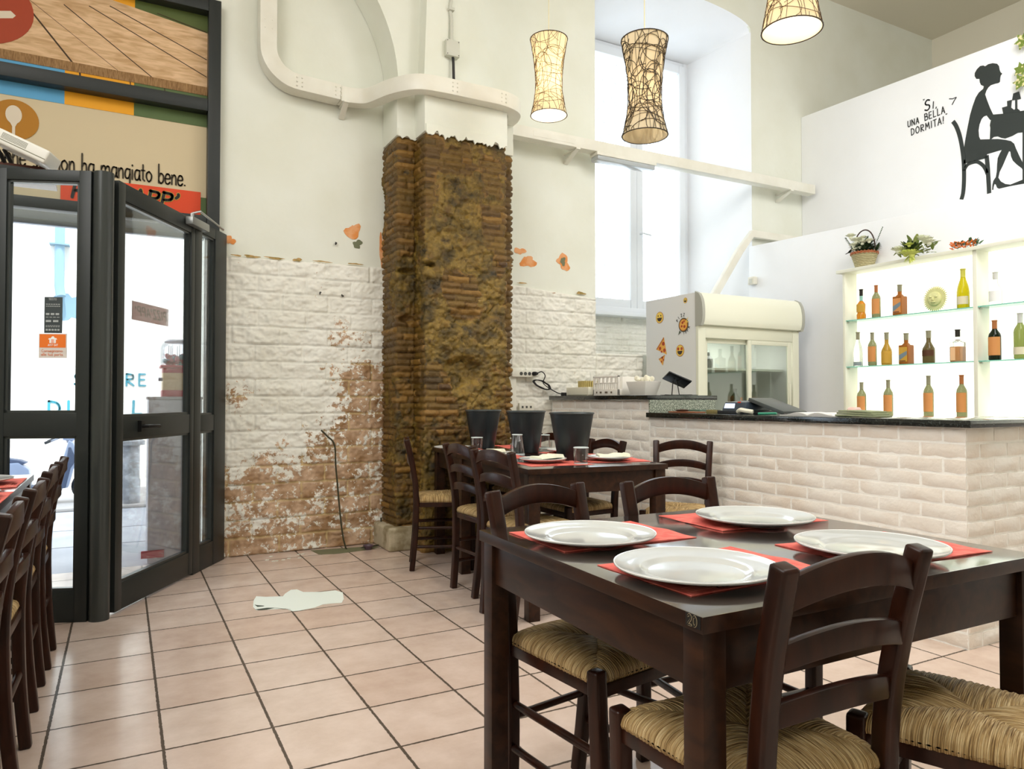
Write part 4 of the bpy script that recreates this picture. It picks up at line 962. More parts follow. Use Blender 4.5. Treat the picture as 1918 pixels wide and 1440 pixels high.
m0 = make_mat('red paper placemat at the far left place of table 20', 'red placemats on table 20'); m0.location = (1.075, 1.520, .7555); m0.rotation_euler.z = R(-1)
dup(m0, (1.068, 1.115, .7555), R(1.5), 'red paper placemat at the near left place of table 20')
dup(m0, (1.585, 1.540, .7555), R(-3), 'red paper placemat at the far right place of table 20')
dup(m0, (1.553, 1.080, .7555), R(-2), 'red paper placemat at the near right place of table 20')
pgr = 'large white plates on table 20'
pl0 = make_plate('large white plate at the far left place of table 20', pgr); pl0.location = (.998, 1.458, .7592)
dup(pl0, (.985, 1.078, .7592), .7, 'large white plate at the near left place of table 20, nearest of all')
dup(pl0, (1.548, 1.458, .7592), 1.2, 'large white plate at the far right place of table 20')
dup(pl0, (1.470, 1.050, .7592), 2.0, 'large white plate at the near right place of table 20, partly behind the chair back')
# bucket table
mg, pg = 'red placemats on the bucket table', 'white plates on the bucket table'
m_ = make_mat('red paper placemat at the near left corner of the bucket table', mg, .36, .26); m_.location = (2.045, 3.33, .7555); m_.rotation_euler.z = R(-8)
m20 = m_
dup(m20, (2.455, 3.36, .7555), R(-14), 'red paper placemat at the near right corner of the bucket table')
dup(m20, (2.02, 3.90, .7555), R(84), 'red paper placemat on the left of the bucket table, behind the two ladder-back chairs')
dup(m20, (2.50, 3.90, .7555), R(84), 'red paper placemat on the right of the bucket table behind the nearest bucket')
dup(m20, (2.07, 4.55, .7555), R(84), 'red paper placemat at the far left end of the bucket table')
dup(m20, (2.55, 4.66, .7555), R(80), 'red paper placemat at the far right end behind the buckets')
p20 = make_plate('white plate with a napkin at the near left of the bucket table', pg, .130); p20.location = (2.020, 3.400, .7592)
dup(p20, (2.425, 3.345, .7592), 1, 'white plate with a napkin at the near right corner of the bucket table')
dup(p20, (1.975, 3.90, .7592), 2, 'white plate on the left side of the bucket table behind the chair backs')
dup(p20, (2.52, 3.94, .7592), 3, 'white plate behind the nearest black bucket')
dup(p20, (1.98, 4.52, .7592), 4, 'white plate at the far left end of the bucket table near the pillar')
napm = mk('cream_paper_napkin', srgb(240, 238, 214), .85, bump=(60, .2))
def napkin(x, y, z, rz, label, g_='folded napkins'):
    m_ = MB(); n_ = 10; vs = []
    for s_ in (0, 1):
        for i in range(n_+1):
            for b_ in (-1, 1):
                xx = -.085+.17*i/n_; w_ = .045 if i < 8 else .045+.01*(i-8); vs.append((xx, b_*w_*(1-.15*s_), .0005+s_*(.010+.010*(i/n_)**2+.004*math.sin(i*1.1+b_))))
    fs = []
    k = (n_+1)*2
    for i in range(n_):
        a = i*2; fs += [(a, a+1, a+3, a+2), (k+a+1, k+a, k+a+2, k+a+3), (a, a+2, k+a+2, k+a), (a+3, a+1, k+a+1, k+a+3)]
    fs += [(0, k, k+1, 1), (n_*2, n_*2+1, k+n_*2+1, k+n_*2)]
    m_.add(vs, fs); o = m_.build('napkin', napm, smooth=True, auto=35); o.location = (x, y, z); o.rotation_euler = (0, 0, rz); return tag(o, label, 'napkin', g_)
napkin(2.05, 3.42, .7792, R(20), 'cream napkin folded on the near left plate of the bucket table', 'napkins on the bucket table')
napkin(2.44, 3.34, .7792, R(-20), 'cream napkin folded on the near right plate of the bucket table', 'napkins on the bucket table')
napkin(1.98, 3.90, .7792, R(60), 'cream napkin on the plate behind the ladder-back chairs', 'napkins on the bucket table')
# drinking glasses
gl_m = glass_mat('tumbler_glass', (.985, .99, .99), .3)
def glass(x, y, r0, r1, h, label, z=.7555):
    t = thing('drinking_glass', label, 'glass', (x, y, z), group='drinking glasses on the bucket table')
    MB().lathe([(r0, 0), (r0, h*.05), (r1, h), (r1-.002, h+.001), (r1-.0035, h), (r0-.0035, h*.08), (.0001, h*.08)], 28).build('bowl', gl_m, t, smooth=True, auto=60)
    MB().lathe([(r1+.0003, h-.003), (r1+.0006, h), (r1-.001, h+.0018), (r1-.0035, h)], 28).build('rim', mk('glass_edge', srgb(215, 225, 225), .1), t, smooth=True)
    MB().lathe([(r0+.0004, .0), (r0+.0006, .004), (r0-.004, .006), (.0001, .006)], 28).build('base', mk('glass_edge', srgb(215, 225, 225), .1), t, smooth=True)
    return t
glass(2.165, 3.245, .037, .041, .088, 'short clear glass standing in front of the nearest black bucket')
glass(2.178, 3.98, .048, .034, .125, 'tall upturned clear glass left of the middle black bucket')
glass(2.10, 4.40, .034, .040, .090, 'small clear glass left of the leftmost black bucket')
glass(2.63, 4.40, .040, .036, .095, 'upturned clear glass between the middle and the right black buckets')
glass(2.40, 3.56, .020, .010, .165, 'slim clear bottle-shaped glass right of the nearest black bucket')
# black buckets
buck = mk('black_satin_metal', (.012, .016, .018), .42, spec=.5)
def bucket(x, y, label):
    t = thing('bucket', label, 'bucket', (x, y, .7555), group='black tapered buckets on the long table')
    MB().lathe([(.0001, 0), (.076, 0), (.080, .004), (.124, .262), (.124, .266), (.120, .264), (.077, .008), (.0001, .008)], 48).build('body', buck, t, smooth=True, auto=50)
    MB().lathe([(.1235, .260), (.1285, .262), (.1295, .268), (.1265, .272), (.1215, .270)], 48, close=True).build('rolled_rim', mk('dark_metal_rim', (.10, .115, .12), .3, metal=.6), t, smooth=True)
bucket(2.262, 3.485, 'tapered black bucket on the long table, nearest and rightmost of the three')
bucket(2.312, 4.105, 'tapered black bucket on the long table, middle one of the three')
bucket(2.262, 4.640, 'tapered black bucket on the long table, farthest left, in front of the pillar')
# left table settings
g_, h_ = 'red placemats on the left table', 'white plates on the left table'
a = make_mat('red paper placemat on the left table, farther of the two', g_); a.location = (-.50, 3.62, .7555); a.rotation_euler.z = R(90)
dup(a, (-.49, 3.08, .7555), R(90), 'red paper placemat on the left table, nearer of the two')
dup(pl0, (-.545, 3.60, .7592), .4, 'white plate on the left table, farther of the two', h_); dup(pl0, (-.53, 3.09, .7592), .9, 'white plate on the left table, nearer of the two', h_)
# ================================================================== FRIDGE
def PA(pts): return pts
fr_w = mk('fridge_white_panel', srgb(222, 222, 220), .35); fr_y = mk('fridge_cream_frame', srgb(226, 226, 206), .35)
fg = thing('display_fridge', 'white upright glass-door display fridge with a curved header behind the bar', 'fridge', (4.275, 4.65, 0))
def atf(o): return at(fg, o)
b_ = MB(); b_.box(4.275, 4.30, 4.66, 5.32, .0, 2.01); b_.box(5.47, 5.50, 4.66, 5.32, .0, 2.01); b_.box(4.30, 5.47, 5.27, 5.32, 0, 2.01); b_.box(4.30, 5.47, 4.70, 5.27, 1.70, 2.01); b_.box(4.30, 5.47, 4.66, 5.27, 0, .30)
atf(b_.build('cabinet', fr_w, bevel=.004))
hp = [(4.66, 1.735), (4.60, 1.735), (4.585, 1.78), (4.582, 1.86), (4.595, 1.94), (4.625, 1.995), (4.66, 2.012)]
def side_prism(x0, x1, prf): return MB().prism([(y, z) for y, z in prf], (x0, 0, 0), (0, 1, 0), (0, 0, 1), x1-x0)
sp_ = smoothpath([(0, y, z) for y, z in hp[1:-1]], 5); prf = [(4.66, 1.725)]+[(p.y, p.z) for p in sp_]+[(4.66, 2.012)]
atf(side_prism(4.30, 5.49, prf).build('header', mk('fridge_header_plastic', srgb(232, 232, 214), .28, emis=srgb(240, 240, 215), estr=.10), smooth=True, auto=40))
prf2 = [(4.665, 1.72), (prf[1][0]-.006, 1.725)]+[(y-.008, z) for y, z in prf[1:-1]]+[(4.665, 2.02)]
for x in (4.272, 5.488): atf(side_prism(x, x+.03, prf2).build('header_cheek', mk('fridge_grey_trim', srgb(176, 176, 166), .4), smooth=True, auto=40))
f_ = MB(); f_.box(4.275, 4.36, 4.63, 4.66, .0, 1.725); f_.box(5.42, 5.50, 4.63, 4.66, .0, 1.725); f_.box(4.361, 5.419, 4.632, 4.66, 1.625, 1.725); f_.box(4.361, 5.419, 4.632, 4.66, 0, .38)
atf(f_.build('front_frame', fr_y, bevel=.004))
inn = MB(); inn.box(4.31, 5.46, 5.255, 5.265, .3, 1.70); atf(inn.build('inner_back', mk('fridge_inner', srgb(206, 210, 204), .5)))
for z in (.62, .98, 1.36): atf(MB().box(4.32, 5.46, 4.78, 5.25, z, z+.018).build('shelf', mk('fridge_wire_white', srgb(235, 236, 226), .4)))
fglass = glass_mat('fridge_glass', (.86, .89, .87), .5)
def sdoor(a, c, y, lab):
    m_ = MB(); m_.box(a, a+.04, y, y+.02, .38, 1.625); m_.box(c-.04, c, y, y+.02, .38, 1.625); m_.box(a+.041, c-.041, y+.001, y+.02, 1.585, 1.625); m_.box(a+.041, c-.041, y+.001, y+.02, .38, .43)
    o = atf(m_.build('sliding_door', fr_y, bevel=.003)); q = MB().box(a+.035, c-.035, y+.008, y+.012, .42, 1.59).build('pane', fglass); q.parent = o; pass
    hh = MB().box(c-.034, c-.012, y-.014, y+.001, 1.05, 1.25).build('handle', fr_y, bevel=.004); hh.parent = o; pass
sdoor(4.37, 4.92, 4.665, 0); sdoor(4.86, 5.40, 4.635, 1)
def mkbottle_in(x, y, z, r, h, mt, label):
    t = thing('bottle', label, 'bottle', (x, y, z), group='items kept in the fridge')
    MB().lathe([(.0001, 0), (r, .002), (r, h*.6), (r*.35, h*.8), (r*.35, h), (.0001, h)], 14).build('body', mt, t, smooth=True); return t
fl_ = light('fridge_lamp', 'AREA', (4.9, 4.98, 1.66), 5, (1, 1, .95), .7, .2)
dkb = mk('dark_green_bottle', (.02, .03, .015), .15); 
mkbottle_in(5.02, 4.95, 1.0, .045, .20, dkb, 'dark bottle on the middle fridge shelf behind the right door')
mkbottle_in(5.12, 4.98, 1.0, .045, .12, mk('orange_jar', srgb(220, 130, 30), .3), 'orange jar on the fridge shelf behind the right door')
mkbottle_in(4.72, 4.98, 1.38, .04, .15, mk('grey_can', srgb(120, 120, 116), .4), 'grey container on the top fridge shelf behind the left door')
# round and wedge stickers on the fridge side (plane x = 4.275)
def sidepoly(pts, mat, x, name, parent): o = MB().prism([(-y, z) for y, z in pts], (x, 0, 0), (0, -1, 0), (0, 0, 1), .0008).build(name, mat); return at(parent, o) if parent else o
yel = mk('emoji_yellow', srgb(240, 205, 90), .5); brn = mk('emoji_dark', srgb(60, 36, 20), .5); redp = mk('pepperoni_red', srgb(176, 64, 24), .5); piz = mk('pizza_yellow', srgb(232, 172, 72), .5); crust = mk('crust_brown', srgb(186, 110, 40), .5)
def circ(cy, cz, r, n=28, rz=None): return [(cy+r*math.cos(2*PI*i/n), cz+(rz or r)*math.sin(2*PI*i/n)) for i in range(n)]
def emoji(cy, cz, r, label, kind=0):
    t = thing('sticker', label, 'sticker', (4.274, cy, cz), group='stickers on the fridge side')
    sidepoly(circ(cy, cz, r), crust, 4.2735, 'outline', t); sidepoly(circ(cy, cz, r*.9), yel, 4.2725, 'face', t)
    if kind == 0:
        for s_ in (-1, 1): sidepoly(circ(cy-s_*r*.34, cz+r*.30, r*.13), brn, 4.2715, 'eye', t)
    else:
        for s_ in (-1, 1): sidepoly(circ(cy-s_*r*.42, cz+r*.30, r*.27), redp, 4.2715, 'eye', t)
    m_ = [(cy+r*.62*math.cos(PI+PI*i/12), cz-r*.05+r*.62*math.sin(PI+PI*i/12)) for i in range(13)]
    sidepoly(m_, brn, 4.2715, 'mouth', t)
    return t
emoji(5.125, 1.84, .052, 'round yellow smiling face sticker at the upper left of the fridge side')
emoji(4.785, 1.955, .024, 'tiny yellow face sticker at the top right of the fridge side')
emoji(4.855, 1.525, .052, 'round yellow face sticker with red eyes low on the fridge side', 1)
def slice_(pts, pep, label):
    t = thing('sticker', label, 'sticker', (4.274, pts[0][0], pts[0][1]), group='stickers on the fridge side')
    sidepoly(pts, piz, 4.2735, 'slice', t); a, b_ = pts[1], pts[2]; 
    sidepoly([pts[0], pts[1], (pts[1][0]*.9+pts[2][0]*.1, pts[1][1]*.9+pts[2][1]*.1), (pts[0][0]*.9+pts[2][0]*.1, pts[0][1]*.9+pts[2][1]*.1)], crust, 4.2725, 'crust', t)
    for (y, z, r) in pep: sidepoly(circ(y, z, r, 14), redp, 4.2725, 'topping', t)
    return t
slice_([(5.175, 1.555), (5.07, 1.66), (5.03, 1.50)], [(5.075, 1.60, .018), (5.12, 1.56, .016), (5.06, 1.54, .017), (5.10, 1.53, .010)], 'large pizza slice sticker at the left of the fridge side')
slice_([(5.14, 1.465), (5.055, 1.50), (5.085, 1.405)], [(5.09, 1.475, .012), (5.075, 1.455, .010), (5.10, 1.44, .009)], 'small pizza slice sticker low at the left of the fridge side')
t = thing('sticker', 'round pizza logo sticker with lettering near the middle of the fridge side', 'sticker', (4.274, 4.81, 1.75), group='stickers on the fridge side')
sidepoly(circ(4.81, 1.745, .062), mk('logo_dark_green', srgb(70, 80, 60), .5), 4.2738, 'outline', t); sidepoly(circ(4.81, 1.745, .054), crust, 4.2728, 'crust', t); sidepoly(circ(4.81, 1.745, .046), piz, 4.2718, 'pizza', t)
for (y, z, r) in ((4.82, 1.765, .012), (4.795, 1.73, .013), (4.83, 1.735, .011), (4.80, 1.775, .009)): sidepoly(circ(y, z, r, 12), redp, 4.2708, 'topping', t)
sidepoly([(4.775, 1.78), (4.745, 1.81), (4.765, 1.775), (4.735, 1.765), (4.77, 1.76)], yel, 4.2705, 'star', t)
sidepoly([(4.86, 1.70), (4.875, 1.66), (4.84, 1.685)], mk('logo_dark_green', srgb(70, 80, 60), .5), 4.2715, 'tail', t)
ink = mk('logo_ink', srgb(50, 52, 46), .5)
for ch, a in zip('PIZZ', (150, 128, 106, 84)):
    a = R(a); m_ = MB(); cy, cz = 4.81-.085*math.cos(a), 1.745+.085*math.sin(a); u = Vector((0, -math.sin(a), -math.cos(a)))*1; v = Vector((0, -math.cos(a), math.sin(a)))
    text_strokes(m_, ch, Vector((4.2725, cy, cz))-u*.008-v*.010, u, v, .026, .0045, .0006); at(t, m_.build('lettering', ink))
for ch, a in zip("APP!", (-20, -42, -62, -82)):
    a = R(a); m_ = MB(); cy, cz = 4.81-.075*math.cos(a), 1.745+.075*math.sin(a); u = Vector((0, math.sin(a), math.cos(a))); v = Vector((0, math.cos(a), -math.sin(a)))
    text_strokes(m_, ch, Vector((4.2725, cy, cz))-u*.008-v*.010, u, v, .026, .0045, .0006); at(t, m_.build('lettering', ink))

# ================================================================== BACKLIT BOTTLE SHELF
sh = thing('bottle_shelf', 'wall shelf cabinet glowing white behind the bottles, divided in two bays', 'shelf', (5.68, 2.6, .93))
shw = mk('shelf_white_laminate', srgb(236, 236, 220), .4)
XB, XF_, YL = 5.672, 5.50, 4.165
def ats(o): return at(sh, o)
s_ = MB(); s_.box(XF_, XB, YL-.022, YL, .93, 2.215); s_.box(XF_-.02, XB, -.5, YL+.05, 2.195, 2.222); s_.box(XF_, XB, -.5, YL, .93, .965); 
for y in (3.045, 1.9): s_.box(XF_, XB, y, y+.028, .93, 2.215)
ats(s_.build('carcass', shw, bevel=.002))
lit = mk('lit_panel', srgb(250, 250, 236), .6, emis=(1.0, 1.0, .90), estr=1.5)
for (a, c) in ((3.073, YL-.022), (1.93, 3.045), (-.5, 1.9)): ats(MB().box(XB-.012, XB-.006, a, c, .965, 2.195).build('lit_back_panel', lit))
gsh = mk('green_edge_glass', srgb(150, 214, 200), .1, trans=.6)
for (a, c) in ((3.074, YL-.023), (1.93, 3.044), (-.5, 1.9)):
    for z in (1.375, 1.775): ats(MB().box(XF_+.01, XB-.014, a, c, z, z+.008).build('glass_shelf', gsh))
for z in (1.368, 1.768):
    for y in (3.066, 3.038, 4.138): ats(MB().box(XF_+.03, XF_+.045, y-.008, y+.006, z-.008, z+.007).build('shelf_pin', grey_pl))
# --- bottles
def bmat(name, col, tr=.75, rough=.08): return mk(name, col, rough, trans=tr, ior=1.3)
B_wine = bmat('bottle_grey_green', srgb(150, 152, 112), .6); B_dark = bmat('bottle_dark', srgb(26, 34, 20), .2); B_clear = bmat('bottle_clear', (.9, .93, .9), .9); B_amber = bmat('bottle_amber', srgb(214, 140, 40), .6)
B_yel = bmat('bottle_yellow', srgb(214, 200, 30), .5); B_gold = bmat('bottle_gold', srgb(190, 150, 60), .5); B_olive = bmat('bottle_olive', srgb(150, 160, 90), .6)
L_or = mk('label_orange', srgb(214, 146, 84), .6); L_cr = mk('label_cream', srgb(224, 214, 186), .6); L_bl = mk('label_slate_blue', srgb(120, 138, 150), .6); L_yl = mk('label_mustard', srgb(206, 160, 60), .6); L_br = mk('label_dark_brown', srgb(80, 44, 20), .6); L_gr = mk('label_grey', srgb(150, 160, 164), .6); L_ink = mk('label_ink', srgb(110, 60, 36), .6); L_w = mk('label_white', srgb(240, 240, 236), .6)
F_gr = mk('foil_grey', srgb(150, 146, 120), .4); F_or = mk('foil_rust', srgb(176, 108, 60), .4); F_bk = mk('foil_black', srgb(34, 30, 24), .4); F_w = mk('foil_white', srgb(210, 210, 205), .4); F_aq = mk('foil_aqua', srgb(150, 200, 190), .4)
def band(r, z0, z1, n=28, a0=0, a1=360, th=.0008):
    m_ = MB(); k = max(3, int(n*(a1-a0)/360)); vs = []; fs = []
    for i in range(k+1):
        a = R(a0+(a1-a0)*i/k)
        for (rr_, z) in ((r, z0), (r, z1), (r+th, z1), (r+th, z0)): vs.append((rr_*math.cos(a), rr_*math.sin(a), z))
    for i in range(k):
        for j in range(4): q = (j+1) % 4; fs.append((i*4+j, i*4+4+j, i*4+4+q, i*4+q))
    fs += [(0, 1, 2, 3), (k*4+3, k*4+2, k*4+1, k*4)]
    return m_.add(vs, fs)
def bottle(kind, x, y, z, h, label, glassm, lab=None, foil=None, group='bottles on the lit shelves', r=.037, lz=(.12, .58), ang=(100, 260)):
    t = thing('bottle', label, 'bottle', (x, y, z), group=group)
    if kind == 'wine': pf = [(.0001, .012), (r*.8, .0), (r, .006), (r, h*.60), (r*.9, h*.66), (r*.45, h*.76), (r*.38, h*.80), (r*.36, h*.97), (r*.42, h*.975), (r*.42, h), (.0001, h)]
    elif kind == 'champ': pf = [(.0001, .012), (r*.85, 0), (r, .006), (r, h*.42), (r*.86, h*.56), (r*.5, h*.72), (r*.36, h*.82), (r*.34, h*.97), (r*.42, h*.975), (r*.42, h), (.0001, h)]
    elif kind == 'cognac': pf = [(.0001, .006), (r*.95, 0), (r, .008), (r, h*.40), (r*.96, h*.46), (r*.6, h*.58), (r*.38, h*.66), (r*.36, h*.97), (r*.44, h*.975), (r*.44, h), (.0001, h)]
    elif kind == 'flask': pf = [(.0001, 0), (r*1.0, 0), (r*1.05, h*.15), (r*.9, h*.20), (r*.85, h*.24), (r*.95, h*.50), (r*.6, h*.58), (r*.34, h*.62), (r*.32, h*.97), (r*.4, h*.975), (r*.4, h), (.0001, h)]
    if kind == 'square':
        m_ = MB(); m_.box(-r, r, -r*.92, r*.92, 0, h*.62); m_.build('glass_body', glassm, t, bevel=.008, seg=3)
        m_ = MB(); m_.lathe([(r*.85, h*.60), (r*.6, h*.66), (r*.38, h*.69), (r*.36, h*.97), (r*.36, h)], 20); m_.build('neck', glassm, t, smooth=True, auto=50)
        if lab: MB().box(-r-.001, -r+.002, -r*.8, r*.8, h*.08, h*.55).build('label', lab, t)
    else:
        MB().lathe(pf, 28).build('glass_body', glassm, t, smooth=True, auto=50)
        if lab: band(r+.0006, h*lz[0], h*lz[1], a0=ang[0], a1=ang[1]).build('label', lab, t, smooth=True)
    if foil: MB().lathe([(r*.40, h*.78), (r*.41, h*.80), (r*.41, h*.97), (r*.47, h*.975), (r*.47, h+.001), (.0001, h+.001)], 20).build('cap', foil, t, smooth=True, auto=50)
    return t
BX = 5.575
def lp(x, y): return x
Z3, Z2, Z1_ = 1.784, 1.384, .966
b = bottle('flask', BX, 4.04, Z3, .26, 'amber liqueur bottle with aqua neck, first on the top shelf', B_amber, L_yl, F_bk, r=.036, lz=(.24, .50)); at(b, MB().lathe([(.0135, .155), (.0135, .21)], 16, c=(BX, 4.04, Z3)).build('neck_band', F_aq, smooth=True))
bottle('wine', BX, 3.90, Z3, .275, 'grey-green wine bottle with orange label, second on the top shelf', B_wine, L_or, F_or, r=.034)
b = bottle('square', BX, 3.69, Z3, .25, 'square bottle with slate and orange label, third on the top shelf', bmat('bottle_brown_square', srgb(176, 106, 44), .4), L_or, F_gr, r=.042)
def bandlbl(b, x, y, z, r, h):
    o = MB().prism([(-y-r*.78, z+h*.12), (-y+r*.78, z+h*.30), (-y+r*.78, z+h*.42), (-y-r*.78, z+h*.30)], (x-r-.0012, 0, 0), (0, -1, 0), (0, 0, 1), .0008).build('label_band', L_bl); at(b, o)
    o = MB().box(x-r-.0022, x-r-.001, y-r*.5, y+r*.7, z+h*.09, z+h*.12).build('label_text', L_ink); at(b, o)
bandlbl(b, BX, 3.69, Z3, .042, .25)
bottle('champ', BX, 3.185, Z3, .30, 'bright yellow sparkling wine bottle on the top shelf next to the divider', B_yel, L_cr, mk('foil_gold', srgb(212, 206, 90), .35), r=.042, lz=(.10, .30))
t = thing('sun_ornament', 'round cream ceramic sun face ornament on the top shelf', 'ornament', (5.58, 3.41, Z3))
m_ = MB(); cer = mk('cream_ceramic', srgb(222, 220, 160), .5, bump=(40, .3)); yc, zc = 3.41, Z3+.103
st_ = []
for i in range(72): rr0 = .100 if i % 2 else .076; a = 2*PI*i/72; st_.append((-(yc)+rr0*math.cos(a), zc+rr0*math.sin(a)))
m_.prism(st_, (5.60, 0, 0), (0, -1, 0), (0, 0, 1), .012)
m_.ball((5.585, yc, zc), .056, 18, sc=(.35, 1, 1)); m_.ball((5.563, yc, zc-.003), .010, 8, sc=(1, .8, 1.6))
for s__ in (-1, 1): m_.ball((5.567, yc+s__*.022, zc+.014), .010, 8, sc=(.8, 1.2, .7))
m_.ball((5.566, yc, zc-.026), .014, 8, sc=(.6, 1.5, .5)); at(t, m_.build('sun_face', cer, smooth=True, auto=50))
t = bottle('champ', BX, 4.075, Z2, .295, 'clear bottle with grey label, first on the middle shelf', B_clear, L_gr, F_gr, r=.037, lz=(.02, .13))
bottle('wine', BX, 3.94, Z2, .28, 'grey-green wine bottle with orange label, second on the middle shelf', B_wine, L_or, F_gr, r=.034)
bottle('cognac', BX, 3.81, Z2, .27, 'golden liqueur bottle with cream label, third on the middle shelf', B_gold, L_yl, F_gr, r=.040, lz=(.06, .42))
b = bottle('square', BX, 3.64, Z2, .25, 'square bottle with slate label stripe, fourth on the middle shelf', bmat('bottle_brown_square', srgb(176, 106, 44), .4), L_yl, F_gr, r=.043); bandlbl(b, BX, 3.64, Z2, .043, .25)
bottle('cognac', BX, 3.455, Z2, .255, 'dark round-shouldered liqueur bottle, fifth on the middle shelf', bmat('bottle_brown_grey', srgb(110, 96, 60), .4), L_br, F_gr, r=.044, lz=(.22, .40))
b = bottle('square', BX, 3.23, Z2, .245, 'short clear bottle half full of amber spirit on the middle shelf by the divider', B_clear, None, F_br if 'F_br' in globals() else F_bk, r=.042)
at(b, MB().box(BX-.039, BX+.039, 3.23-.036, 3.23+.036, Z2+.006, Z2+.115).build('amber_spirit', mk('amber_spirit', srgb(232, 150, 40), .1, trans=.5))); at(b, MB().box(BX-.0435, BX-.0425, 3.225, 3.26, Z2+.012, Z2+.11).build('label', mk('label_pale_orange', srgb(240, 196, 150), .6)))
for y, n_, h in ((4.045, 'first', .25), (3.80, 'second', .265), (3.46, 'third', .29), (3.205, 'fourth', .288)):
    bottle('wine', BX, y, Z1_, h+.03, f'wine bottle with orange label, {n_} on the bottom shelf', B_wine, L_or, F_or if n_ == 'fourth' else F_gr, r=.036)
bottle('cognac', BX, 2.955, Z3, .24, 'clear spirit bottle with a white label at the top right, beyond the divider', B_clear, L_w, F_w, r=.042, lz=(.10, .42))
bottle('wine', BX, 2.965, Z2, .29, 'dark wine bottle with a large orange label just right of the divider', B_dark, L_or, F_or, r=.040)
bottle('wine', BX, 2.795, Z2, .325, 'tall olive wine bottle with pale slanted label at the right picture edge', B_olive, L_cr, F_w, r=.040, lz=(.10, .26))
# --- flowers on top of the shelf
leaf_d = mk('leaf_dark_green', srgb(52, 74, 50), .5, var=(20, srgb(84, 104, 66), .4, .7)); leaf_l = mk('leaf_olive_green', srgb(120, 140, 66), .5, var=(20, srgb(178, 184, 112), .4, .65)); petal = mk('petal_white', srgb(236, 238, 214), .6); petal_y = mk('petal_lime', srgb(214, 222, 120), .6)
wick = mk('wicker_natural', srgb(196, 186, 146), .7, bump=(50, .3)); wick_r = mk('wicker_red_brown', srgb(170, 100, 62), .7); wick_d = mk('wicker_dark', srgb(64, 44, 36), .6)
def leafpts(mb, c, d, L_, w_, up=(0, 0, 1), curl=.15, n=6):
    c = Vector(c); d = Vector(d).normalized(); s__ = d.cross(Vector(up)); s__ = s__.normalized() if s__.length > 1e-4 else Vector((0, 1, 0)); nn_ = s__.cross(d).normalized(); vs = []; fs = []
    for i in range(n+1):
        f = i/n; ww = w_*math.sin(PI*(f*.9+.05))**.8*.5; p = c+d*L_*f-nn_*curl*L_*f*f
        vs += [p-s__*ww+nn_*ww*.25, p, p+s__*ww+nn_*ww*.25]
    for i in range(n): a = i*3; fs += [(a, a+1, a+4, a+3), (a+1, a+2, a+5, a+4)]
    o_ = len(vs); vs += [Vector(v)-nn_*.0008 for v in vs]; fs += [tuple(q+o_ for q in f[::-1]) for f in fs]
    mb.add(vs, fs)
def bloom(mb, c, r, n=14, rnd=None, layers=3):
    rnd = rnd or random
    for l in range(layers):
        for k in range(n-3*l):
            a = 2*PI*k/(n-3*l)+l*.3; e = R(15+28*l); d = (math.cos(a)*math.cos(e), math.sin(a)*math.cos(e), math.sin(e))
            leafpts(mb, c, d, r*(1-.18*l), r*.45, curl=-.15, n=4)
    mb.ball(c, r*.35, 6)
rf_ = random.Random(12)
ZT = 2.223
t = thing('flower_basket', 'wicker basket with hoop handle full of white flowers on top of the shelf', 'flower basket', (5.59, 4.02, ZT))
bc = (5.595, 4.02)
m_ = MB(); m_.lathe([(.0001, 0), (.062, 0), (.10, .125), (.104, .13), (.098, .132), (.06, .008), (.0001, .008)], 36, c=(*bc, ZT)); at(t, m_.build('basket_wall', wick, smooth=True, auto=50))
m_ = MB()
for k in range(9):
    z = .008+k*.0135; r_ = .064+(.104-.064)*z/.13
    pts = [(bc[0]+(r_+.0025*math.sin(i*PI/2*1+k*PI))*math.cos(2*PI*i/72), bc[1]+(r_+.0025*math.sin(i*PI/2+k*PI))*math.sin(2*PI*i/72), ZT+z) for i in range(72)]; m_.tube(pts, .0052, 5, closed=True)
at(t, m_.build('woven_strands', wick, smooth=True))
m_ = MB()
for k in range(2):
    pts = [(bc[0]+.106*math.cos(2*PI*i/48), bc[1]+.106*math.sin(2*PI*i/48), ZT+.128+.008*math.sin(i*PI/2+k*PI)) for i in range(48)]; m_.tube(pts, .006, 6, closed=True)
at(t, m_.build('braided_rim', wick_r, smooth=True))
m_ = MB(); pts = [(bc[0]+.0, bc[1]+.102*math.cos(a), ZT+.13+.20*math.sin(a)**.8) for a in [PI*i/24 for i in range(25)]]; m_.tube(pts, .0055, 8); at(t, m_.build('handle', wick_d, smooth=True))
m_ = MB()
for k in range(200):
    a = rf_.uniform(0, 2*PI); r_ = rf_.uniform(0, .08); c = (bc[0]+r_*math.cos(a)*.8, bc[1]+r_*math.sin(a), ZT+.12+rf_.uniform(0, .09)); d = (math.cos(a)*.7, math.sin(a), rf_.uniform(.2, 1.2)); leafpts(m_, c, d, rf_.uniform(.035, .075), .016)
for k in range(14): leafpts(m_, (bc[0], bc[1]+.10, ZT+.15+.004*k), (-.2, 1, .35-.06*k), .075, .006, curl=.3)
m_.tube(smoothpath([(bc[0], bc[1]+.08, ZT+.12), (bc[0], bc[1]+.13, ZT+.22), (bc[0], bc[1]+.18, ZT+.30)], 4), .003, 5)
for k in range(12): leafpts(m_, (bc[0], bc[1]+.10+.007*k, ZT+.16+.0115*k), (rf_.uniform(-.5, .5), 1, 1.2), .03, .008)
for k in range(10): leafpts(m_, (bc[0], bc[1]-.09, ZT+.13), (-.2, -1, .1+.16*k), .09, .010)
at(t, m_.build('foliage', leaf_d, smooth=True, auto=60)); 
